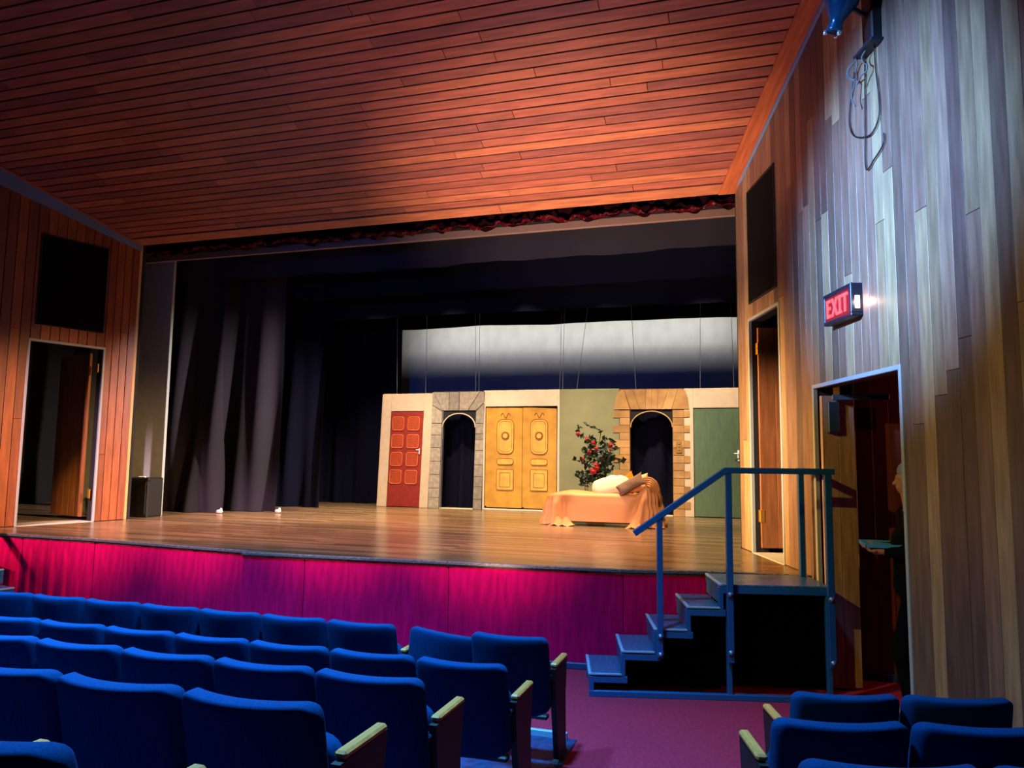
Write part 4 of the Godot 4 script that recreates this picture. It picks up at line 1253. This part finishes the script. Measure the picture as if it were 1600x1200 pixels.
func build_plant() -> void:
	var P := Vector3(-2.48, STAGE, -13.2)
	var o := thing("rose_bush", "leafy potted bush with red roses behind the sofa, in front of the green panel", "plant", Transform3D(Basis(), P))
	var st := begin()
	lathe(st, at(0, 0, 0), [Vector2(0, 0), Vector2(0.13, 0), Vector2(0.15, 0.03), Vector2(0.19, 0.34), Vector2(0.205, 0.36), Vector2(0.19, 0.38), Vector2(0.17, 0.36), Vector2(0, 0.35)], 18)
	obj("pot", st, mat("straw_pot", Color(0.60, 0.46, 0.22), 0.8), o)
	var bark := mat("stem_brown", Color(0.17, 0.13, 0.06), 0.8)
	var paths := [[[-0.02, 0.35], [-0.01, 0.79], [0.03, 1.07], [-0.01, 1.34], [-0.12, 1.40], [-0.29, 1.50], [-0.32, 1.63]], [[0.05, 1.30], [0.09, 1.53], [0.01, 1.60], [-0.15, 1.67]], [[0.05, 0.9], [0.19, 1.06], [0.34, 1.06], [0.47, 1.02], [0.53, 1.05]], [[0.0, 0.8], [-0.14, 0.98], [-0.34, 1.01], [-0.41, 1.05]], [[0.0, 0.5], [-0.04, 0.67], [-0.18, 0.71], [-0.22, 0.80], [-0.35, 0.78]], [[0.02, 0.6], [0.07, 0.98], [0.27, 1.13], [0.30, 1.31], [0.31, 1.37]], [[0.03, 0.8], [0.09, 1.07], [0.17, 1.27], [0.16, 1.43]], [[0.0, 0.45], [0.0, 0.69], [-0.18, 0.67], [-0.22, 0.59]], [[0.02, 0.5], [0.12, 0.75], [0.22, 0.9], [0.20, 1.1]], [[0.0, 0.5], [-0.10, 0.85], [-0.15, 1.10], [-0.10, 1.25]]]
	var lf := begin()
	var lf2 := begin()
	for pi in paths.size():
		var pp := PackedVector3Array()
		for q in paths[pi]: pp.append(Vector3(q[0], q[1], 0.0 if q[1] < 0.5 else rng.randf_range(-0.12, 0.12)))
		var sp := spline(pp, 6)
		st = begin()
		tube(st, sp, 0.006, 5)
		obj("stem", st, bark, o)
		for k in range(6, sp.size()):
			var cnt := 3 if sp[k].y < 1.40 and absf(sp[k].x) < 0.30 else 1
			if pi == 1 or pi == 3: cnt = 1 if k % 2 == 0 else 0
			for c in cnt:
				var p: Vector3 = sp[k] + Vector3(rng.randf_range(-0.09, 0.09), rng.randf_range(-0.06, 0.06), rng.randf_range(-0.11, 0.11)) * (1.0 if cnt == 3 else 0.35)
				leaf_shape(lf if rng.randf() < 0.6 else lf2, p, rng.randf_range(0.035, 0.062))
	for i in 70:
		var an := rng.randf() * TAU
		var r := sqrt(rng.randf())
		leaf_shape(lf if i % 2 == 0 else lf2, Vector3(0.02 + cos(an) * r * 0.25, 0.98 + sin(an) * r * 0.30, rng.randf_range(-0.16, 0.16)), rng.randf_range(0.04, 0.065))
	tag(obj("foliage", lf, mat("leaf_dark", Color(0.05, 0.13, 0.06), 0.55), o), "", "", "", "stuff")
	tag(obj("foliage", lf2, mat("leaf_mid", Color(0.10, 0.20, 0.10), 0.55), o), "", "", "", "stuff")
	st = begin()
	for i in 26:
		var an := rng.randf() * TAU
		var r := rng.randf() * 0.16
		tube(st, PackedVector3Array([Vector3(cos(an) * r, 0.34, sin(an) * r), Vector3(cos(an) * r * 1.5 + rng.randf_range(-0.05, 0.05), rng.randf_range(0.5, 0.66), sin(an) * r * 1.4)]), 0.006, 4)
	tag(obj("dry_grass", st, mat("dry_grass", Color(0.62, 0.50, 0.20), 0.8), o), "", "", "", "stuff")
	var rose := mat("rose_red", Color(0.62, 0.03, 0.03), 0.6)
	for q in [[-0.29, 1.50, 0.036], [-0.12, 1.40, 0.036], [-0.01, 1.34, 0.04], [0.04, 1.24, 0.036], [-0.08, 1.17, 0.036], [0.30, 1.30, 0.042], [0.30, 1.22, 0.034], [-0.20, 1.05, 0.032], [0.04, 0.94, 0.05], [-0.01, 0.83, 0.06], [0.14, 1.06, 0.03], [0.05, 0.89, 0.05]]:
		st = begin()
		for k in 7:
			var an := TAU * k / 7.0
			var rr: float = q[2]
			blob(st, Transform3D(Basis(Vector3(0, 0, 1), an) * Basis(Vector3(1, 0, 0), 0.5), Vector3(q[0] + cos(an) * rr * 0.55, q[1] + sin(an) * rr * 0.55, 0.15)), Vector3(rr * 0.55, rr * 0.45, rr * 0.28), 0.9, 8, 6)
		blob(st, at(q[0], q[1], 0.165), Vector3(q[2] * 0.5, q[2] * 0.5, q[2] * 0.4), 1.0, 8, 6)
		obj("rose", st, rose, o)

func leaf_shape(st: SurfaceTool, p: Vector3, s: float) -> void:
	var b := Basis.from_euler(Vector3(rng.randf_range(-1.0, 1.0), rng.randf_range(-1.0, 1.0), rng.randf() * TAU))
	var a0 := p - b.y * s
	var a1 := p + b.y * s
	var l := p - b.x * s * 0.62 + b.z * s * 0.2
	var r := p + b.x * s * 0.62 + b.z * s * 0.2
	st.set_smooth_group(-1)
	tri(st, a0, p + b.y * s * 0.1, l); tri(st, l, p + b.y * s * 0.1, a1)
	tri(st, a0, r, p + b.y * s * 0.1); tri(st, r, a1, p + b.y * s * 0.1)

# ------------------------------------------------------------------ seats
const PITCH := 0.545

func make_seat(arm_sides: Array) -> Node3D:
	var o := Node3D.new()
	o.name = "theatre_seat"
	var blue := cloth("seat_blue", Color(0.02, 0.23, 0.42), 0.06, noise_tex("pile", 0.08, 4, 0.72, 1.0), Vector3(3, 3, 1))
	var steel := mat("seat_steel", Color(0.012, 0.014, 0.022), 0.6)
	var oak := wood("pale_arm", Color(0.90, 0.56, 0.26), 0.5)
	var hw := 0.264
	var st := begin()
	grid(st, 26, 32, func(u, w):
		var x: float = -hw + 2.0 * hw * (0.5 - 0.5 * cos(u * PI))
		var e: float = clampf((absf(x) - (hw - 0.03)) / 0.03, 0.0, 1.0)
		var half: float = 0.046 * sqrt(maxf(0.0, 1.0 - e * e)) + 0.0006
		var dt: float = clampf((absf(x) - (hw - 0.055)) / 0.055, 0.0, 1.0)
		var db: float = clampf((absf(x) - (hw - 0.09)) / 0.09, 0.0, 1.0)
		var y1: float = 0.862 - 0.055 * (1.0 - sqrt(maxf(0.0, 1.0 - dt * dt)))
		var y0: float = 0.345 + 0.09 * (1.0 - sqrt(maxf(0.0, 1.0 - db * db)))
		# closed loop round the section: up the rear, over the top, down the front
		var ang: float = w * TAU
		var cy := sgnpow(-cos(ang), 0.25)
		var cz := sgnpow(sin(ang), 0.30)
		var y: float = lerpf(y0, y1, 0.5 + 0.5 * cy)
		var rel: float = (y - 0.34) / 0.52
		var z: float = -0.125 + 0.115 * rel + 0.07 * (1.0 - (x / hw) * (x / hw)) + half * cz
		return Vector3(x, y, z), true, Vector2(1, 1))
	obj("backrest", st, blue, o)
	# seat cushion, tipped up against the back
	st = begin()
	blob(st, Transform3D(Basis(Vector3(1, 0, 0), 0.16), Vector3(0, 0.49, -0.235)), Vector3(0.235, 0.20, 0.055), 0.42, 24, 14)
	obj("seat", st, blue, o)
	st = begin()
	bx(st, Vector3(-0.22, 0.285, -0.23), Vector3(0.22, 0.315, -0.17), 0.008)
	obj("hinge_bar", st, steel, o)
	for sd in arm_sides:
		var x: float = sd * 0.272
		st = begin()
		var prof := PackedVector2Array([Vector2(-0.45, 0.637), Vector2(-0.10, 0.637), Vector2(-0.13, 0.42), Vector2(-0.22, 0.03), Vector2(-0.16, 0.0), Vector2(-0.46, 0.0), Vector2(-0.43, 0.05), Vector2(-0.41, 0.40)])
		prism(st, prof, -0.018, 0.018, Transform3D(Basis(Vector3(0, 0, 1), Vector3(0, 1, 0), Vector3(-1, 0, 0)), Vector3(x, 0, 0)))
		obj("standard", st, steel, o)
		st = begin()
		bx(st, Vector3(x - 0.045, 0.0, -0.54), Vector3(x + 0.045, 0.012, -0.12), 0.004)
		obj("foot_plate", st, mat("foot_steel", Color(0.12, 0.18, 0.28), 0.4, null, Vector3.ONE, 0.3), o)
		st = begin()
		box(st, Transform3D(Basis(Vector3(1, 0, 0), -0.02), Vector3(x, 0.652, -0.285)), Vector3(0.048, 0.028, 0.31), 0.009, Vector2(rng.randf(), rng.randf()))
		obj("armrest", st, oak, o)
		st = begin()
		bx(st, Vector3(x - 0.02 - sd * 0.02, 0.57, -0.135), Vector3(x + 0.02 - sd * 0.02, 0.60, -0.06), 0.006)
		obj("bracket", st, mat("foot_steel", Color.WHITE), o)
	return o

func place_seat(proto: Node3D, p: Vector3, turn: float, label: String, group: String) -> Node3D:
	var c: Node3D = proto.duplicate()
	c.name = "theatre_seat"
	add_child(c, true)
	c.position = p
	c.rotation.y = turn
	return tag(c, label, "theatre seat", group)

func build_seats() -> void:
	var right := make_seat([1.0])
	var left := make_seat([-1.0])
	var ord := ["aisle-end", "second from the aisle", "third from the aisle", "fourth from the aisle", "fifth from the aisle", "sixth from the aisle", "seventh from the aisle", "eighth from the aisle", "ninth from the aisle", "tenth from the aisle"]
	var rows := [["front", -1.195, 0.0, -4.72, 10], ["second", -1.205, 0.05, -3.86, 8], ["third", -1.315, 0.20, -3.0, 6], ["fourth", -1.30, 0.36, -2.14, 4], ["fifth", -1.41, 0.52, -1.28, 2]]
	for r in rows:
		for i in r[4]:
			var x: float = r[1] - PITCH * (i + 0.5)
			var lb := "blue theatre seat, %s in the %s row of the left block" % [ord[i], r[0]]
			if i == 0: lb = "blue aisle-end theatre seat with pale armrest in the %s row of the left block" % r[0]
			if i == 1 and r[0] == "front": lb = "lopsided blue theatre seat with a sagging back, second from the aisle in the front row"
			var c := place_seat(right, Vector3(x, r[2], r[3] - 0.035), 0.0, lb, "seats in the left block")
			if i == 1 and r[0] == "front":
				var br: Node3D = c.get_node("backrest")
				br.rotation = Vector3(-0.10, 0.05, -0.11)
				br.position = Vector3(-0.055, -0.05, -0.07)
	var turn := -0.24
	var dv := Vector3(cos(turn), 0, -sin(turn)) if false else Vector3(0.972, 0, -0.235)
	var rows2 := [["front", Vector3(0.225, 0.0, -4.10), 2], ["second", Vector3(0.10, 0.14, -3.22), 3], ["third", Vector3(0.145, 0.29, -2.40), 3]]
	for r in rows2:
		for i in r[2]:
			var p: Vector3 = r[1] + dv * PITCH * (i + 0.5)
			var lb := "blue theatre seat, %s in the %s row of the right block" % [ord[i], r[0]]
			if i == 0: lb = "blue aisle-end theatre seat with armrest in the %s row of the right block" % r[0]
			place_seat(left, p, 0.237, lb, "seats in the right block")
	right.free()
	left.free()
	# floor under the seats: painted platforms rising away from the stage
	var blue := mat("platform_blue", Color(0.13, 0.27, 0.46), 0.45, noise_tex("wear", 0.05, 4, 0.45, 1.0), Vector3(1, 1, 1))
	var strip := mat("nose_strip", Color.WHITE)
	var k := 0
	var edges := [[-5.42, 0.0], [-4.46, 0.05], [-3.60, 0.20], [-2.74, 0.36], [-1.88, 0.52]]
	var nm := ["front", "second", "third", "fourth", "fifth"]
	for e in edges:
		var o := thing("seating_step", "blue painted floor step carrying the %s row of the left seat block" % nm[k], "step")
		var zb: float = edges[k + 1][0] if k < 4 else 5.5
		var st := begin()
		var yt: float = maxf(e[1], 0.003) - 0.001 if k > 0 else 0.0
		if k == 0:
			bx(st, Vector3(-9.0, 0.001, e[0]), Vector3(-1.15, 0.008, zb), 0.003)
			for q in 1: pass
		else:
			bx(st, Vector3(-9.0, 0.0, e[0]), Vector3(-1.12, e[1], zb), 0.008)
		obj("slab", st, blue, o)
		st = begin()
		bx(st, Vector3(-9.0, e[1] - 0.03, e[0] - 0.006), Vector3(-1.22, e[1] + (0.05 if k == 0 else 0.004), e[0] + 0.03), 0.003)
		obj("edge_strip", st, strip, o)
		k += 1
	var fr := Transform3D(Basis(Vector3(0.972, 0, -0.235), Vector3.UP, Vector3(0.235, 0, 0.972)), Vector3(0.16, 0, -3.85))
	for q in [[0.0, 0.14, 0.789, "second"], [0.79, 0.29, 4.0, "third"]]:
		var o := thing("seating_step", "blue painted floor step carrying the %s row of the right seat block" % q[3], "step", fr)
		var st := begin()
		bx(st, Vector3(-0.25, 0.0, q[0]), Vector3(1.5, q[1], q[2]), 0.008)
		obj("slab", st, blue, o)

# ------------------------------------------------------------------ the person in the doorway
func field_mesh(st: SurfaceTool, bones: Array, cell: float, k: float) -> void:
	var lo := Vector3(1e9, 1e9, 1e9); var hi := -lo
	for b in bones:
		for e in 2:
			var r: float = b[2 + e] + cell * 2.0
			lo = lo.min(b[e] - Vector3(r, r, r)); hi = hi.max(b[e] + Vector3(r, r, r))
	var n := Vector3i(((hi - lo) / cell).ceil()) + Vector3i.ONE
	var f := PackedFloat32Array()
	f.resize(n.x * n.y * n.z)
	f.fill(1e3)
	for b in bones:
		var a: Vector3 = b[0]; var ab: Vector3 = b[1] - a
		var l2 := maxf(ab.length_squared(), 1e-9)
		var ra: float = b[2]; var rb: float = b[3]
		var m := maxf(ra, rb) + k + cell * 2.0
		var i0 := Vector3i(((a.min(b[1]) - Vector3(m, m, m) - lo) / cell).floor()).clamp(Vector3i.ZERO, n - Vector3i.ONE)
		var i1 := Vector3i(((a.max(b[1]) + Vector3(m, m, m) - lo) / cell).ceil()).clamp(Vector3i.ZERO, n - Vector3i.ONE)
		for z in range(i0.z, i1.z + 1):
			for y in range(i0.y, i1.y + 1):
				var row := (z * n.y + y) * n.x
				for x in range(i0.x, i1.x + 1):
					var p: Vector3 = lo + Vector3(x, y, z) * cell - a
					var t: float = clampf(p.dot(ab) / l2, 0.0, 1.0)
					var d: float = (p - ab * t).length() - lerpf(ra, rb, t)
					var c := f[row + x]
					if c > 900.0: f[row + x] = d
					else:
						var h := maxf(k - absf(c - d), 0.0) / k
						f[row + x] = minf(c, d) - h * h * k * 0.25
	var id := {}
	var vs := PackedVector3Array()
	for z in n.z - 1:
		for y in n.y - 1:
			for x in n.x - 1:
				var i := (z * n.y + y) * n.x + x
				var s := f[i] < 0.0
				if (f[i + 1] < 0.0) == s and (f[i + n.x] < 0.0) == s and (f[i + n.x + 1] < 0.0) == s:
					var j := i + n.x * n.y
					if (f[j] < 0.0) == s and (f[j + 1] < 0.0) == s and (f[j + n.x] < 0.0) == s and (f[j + n.x + 1] < 0.0) == s: continue
				var sum := Vector3.ZERO; var cnt := 0
				for e in [[0, 1], [0, 2], [0, 4], [1, 3], [1, 5], [2, 3], [2, 6], [3, 7], [4, 5], [4, 6], [5, 7], [6, 7]]:
					var pa := Vector3i(e[0] & 1, (e[0] >> 1) & 1, e[0] >> 2)
					var pb := Vector3i(e[1] & 1, (e[1] >> 1) & 1, e[1] >> 2)
					var fa := f[i + (pa.z * n.y + pa.y) * n.x + pa.x]
					var fb := f[i + (pb.z * n.y + pb.y) * n.x + pb.x]
					if (fa < 0.0) != (fb < 0.0):
						sum += Vector3(pa).lerp(Vector3(pb), fa / (fa - fb)); cnt += 1
				id[i] = vs.size()
				vs.append(lo + (Vector3(x, y, z) + sum / cnt) * cell)
	st.set_smooth_group(1)
	var dx := 1; var dy := n.x; var dz := n.x * n.y
	for i in id:
		for ax in [[dx, dy, dz], [dy, dz, dx], [dz, dx, dy]]:
			var s0 := f[i] < 0.0
			var s1: bool = f[i + ax[0]] < 0.0
			if s0 == s1: continue
			var q := [i, i - ax[1], i - ax[1] - ax[2], i - ax[2]]
			if not (id.has(q[1]) and id.has(q[2]) and id.has(q[3])): continue
			var a := vs[id[q[0]]]; var b := vs[id[q[1]]]; var c := vs[id[q[2]]]; var d := vs[id[q[3]]]
			var z2 := Vector2.ZERO
			if s0: quad(st, a, b, c, d, z2, z2, z2, z2)
			else: quad(st, a, d, c, b, z2, z2, z2, z2)

func build_person() -> void:
	# stands in the lobby, turned towards the left of the picture, a flat tray held before the chest
	var o := thing("person", "person in dark clothes carrying a blue tray, half hidden by the exit door frame", "person", Transform3D(Basis(), Vector3(1.325, 0, -6.72)))
	var skin := mat("skin", Color(0.60, 0.42, 0.34), 0.55)
	var bones := []
	var leg := []
	var torso := []
	for s in [-1.0, 1.0]:
		var hip := Vector3(0.0, 1.0, 0.10 * s)
		var knee := Vector3(-0.10 * s - 0.02, 0.53, 0.11 * s)
		var ank := Vector3(-0.10 * s + 0.04, 0.10, 0.11 * s)
		leg.append([hip, knee, 0.088, 0.060]); leg.append([knee, ank, 0.060, 0.040])
		leg.append([ank, ank + Vector3(-0.17, -0.055, 0), 0.04, 0.03])
		var sh := Vector3(0.0, 1.60, 0.19 * s)
		var el := Vector3(0.0, 1.30, 0.23 * s)
		var wr := Vector3(-0.22, 1.31, 0.15 * s)
		torso.append([sh, el, 0.052, 0.042]); torso.append([el, wr, 0.042, 0.028])
	torso.append([Vector3(0, 1.02, -0.06), Vector3(0, 1.02, 0.06), 0.115, 0.115])
	torso.append([Vector3(0, 1.05, 0), Vector3(-0.01, 1.30, 0), 0.13, 0.12])
	torso.append([Vector3(-0.01, 1.38, -0.07), Vector3(-0.01, 1.38, 0.07), 0.12, 0.12])
	torso.append([Vector3(0, 1.56, -0.13), Vector3(0, 1.56, 0.13), 0.075, 0.075])
	torso.append([Vector3(0.01, 1.60, 0), Vector3(-0.02, 1.76, 0), 0.062, 0.055])
	bones = leg + torso
	bones.append([Vector3(-0.01, 1.86, 0), Vector3(-0.01, 1.88, 0), 0.09, 0.09])
	var st := begin()
	field_mesh(st, bones, 0.018, 0.05)
	# head with brow, nose, jaw and ears
	var hd := [[Vector3(0.0, 1.895, 0), Vector3(0.01, 1.90, 0), 0.092, 0.092], [Vector3(-0.045, 1.86, 0), Vector3(-0.055, 1.80, 0), 0.062, 0.042], [Vector3(-0.095, 1.875, 0), Vector3(-0.118, 1.845, 0), 0.012, 0.015], [Vector3(-0.085, 1.90, -0.035), Vector3(-0.085, 1.90, 0.035), 0.016, 0.016], [Vector3(-0.092, 1.815, -0.018), Vector3(-0.092, 1.815, 0.018), 0.010, 0.010], [Vector3(0.0, 1.80, 0), Vector3(-0.01, 1.72, 0), 0.055, 0.055]]
	for s in [-1.0, 1.0]:
		hd.append([Vector3(0.005, 1.885, 0.092 * s), Vector3(0.01, 1.855, 0.090 * s), 0.018, 0.012])
	field_mesh(st, hd, 0.006, 0.022)
	for s in [-1.0, 1.0]:
		var w := Vector3(-0.22, 1.31, 0.15 * s)
		var hb := [[w, w + Vector3(-0.075, 0.0, -0.01 * s), 0.026, 0.030]]
		for k in 4:
			var b0 := w + Vector3(-0.075 - 0.004 * k, 0.0, (-0.035 + 0.021 * k) * s)
			var ln: float = [0.038, 0.045, 0.042, 0.032][k]
			var b1 := b0 + Vector3(-ln, 0.004, -0.004 * s)
			var b2 := b1 + Vector3(-ln * 0.45, 0.022, 0)
			hb.append([b0, b1, 0.010, 0.009]); hb.append([b1, b2, 0.009, 0.008])
		var t0 := w + Vector3(-0.03, 0.012, -0.03 * s)
		hb.append([t0, t0 + Vector3(-0.03, 0.03, -0.02 * s), 0.012, 0.010]); hb.append([t0 + Vector3(-0.03, 0.03, -0.02 * s), t0 + Vector3(-0.06, 0.036, -0.02 * s), 0.010, 0.008])
		field_mesh(st, hb, 0.005, 0.008)
	obj("body", st, skin, o)
	st = begin()
	var jacket := []
	for b in torso.slice(0, 8): jacket.append([b[0], b[1], b[2] + 0.016, b[3] + 0.016])
	jacket[1][1] = jacket[1][1].lerp(jacket[1][0], 0.08)
	jacket[3][1] = jacket[3][1].lerp(jacket[3][0], 0.08)
	field_mesh(st, jacket, 0.016, 0.05)
	obj("jacket", st, cloth("navy_cloth", Color(0.02, 0.03, 0.08), 0.2), o)
	st = begin()
	var tr := [[Vector3(0, 1.02, -0.06), Vector3(0, 1.02, 0.06), 0.128, 0.128]]
	for b in leg:
		if b[1].y > 0.08: tr.append([b[0], b[1], b[2] + 0.016, b[3] + 0.022])
	field_mesh(st, tr, 0.016, 0.04)
	obj("trousers", st, cloth("dark_cloth", Color(0.015, 0.018, 0.035), 0.2), o)
	for s in [-1.0, 1.0]:
		st = begin()
		var ank := Vector3(-0.10 * s + 0.04, 0.06, 0.11 * s)
		field_mesh(st, [[ank + Vector3(0.03, -0.01, 0), ank + Vector3(-0.18, -0.015, 0), 0.048, 0.042]], 0.012, 0.02)
		obj("shoe", st, mat("black_frame", Color.BLACK), o)
	st = begin()
	field_mesh(st, [[Vector3(0.025, 1.925, 0), Vector3(-0.01, 1.945, 0), 0.092, 0.085], [Vector3(0.055, 1.90, 0), Vector3(0.06, 1.84, 0), 0.062, 0.045]], 0.008, 0.03)
	obj("hair", st, mat("grey_hair", Color(0.42, 0.43, 0.46), 0.7), o)
	st = begin()
	bx(st, Vector3(-0.40, 0.0, -0.17), Vector3(0.0, 0.012, 0.17), 0.004)
	for q in [[-0.41, -0.18, -0.40, 0.18], [0.0, -0.18, 0.01, 0.18], [-0.41, -0.18, 0.01, -0.17], [-0.41, 0.17, 0.01, 0.18]]:
		bx(st, Vector3(q[0], 0.0, q[1]), Vector3(q[2], 0.03, q[3]), 0.003)
	tag(obj("tray", st, mat("pale_tray", Color(0.25, 0.55, 0.86), 0.4)), "blue flat tray held out by the person in the exit doorway", "tray").position = Vector3(1.36, 1.338, -6.72)

func _ready() -> void:
	rng.seed = 20240611
	setup_view()
	build_shell()
	build_doors()
	build_stage()
	build_stairs(Transform3D(Basis(Vector3(0.972, 0, -0.2355), Vector3.UP, Vector3(0.2355, 0, 0.972)), Vector3(-1.26, 0, -6.42)), 1.0, "blue portable stage steps with a handrail at the right end of the stage")
	build_stairs(Transform3D(Basis(Vector3(0.972, 0, 0.2355), Vector3.UP, Vector3(-0.2355, 0, 0.972)), Vector3(-8.25, 0, -6.27)), -1.0, "blue stage steps at the far left end of the stage, cut by the frame")
	build_drapes()
	build_set()
	build_wall_fittings()
	build_sofa()
	build_plant()
	build_seats()
	build_person()
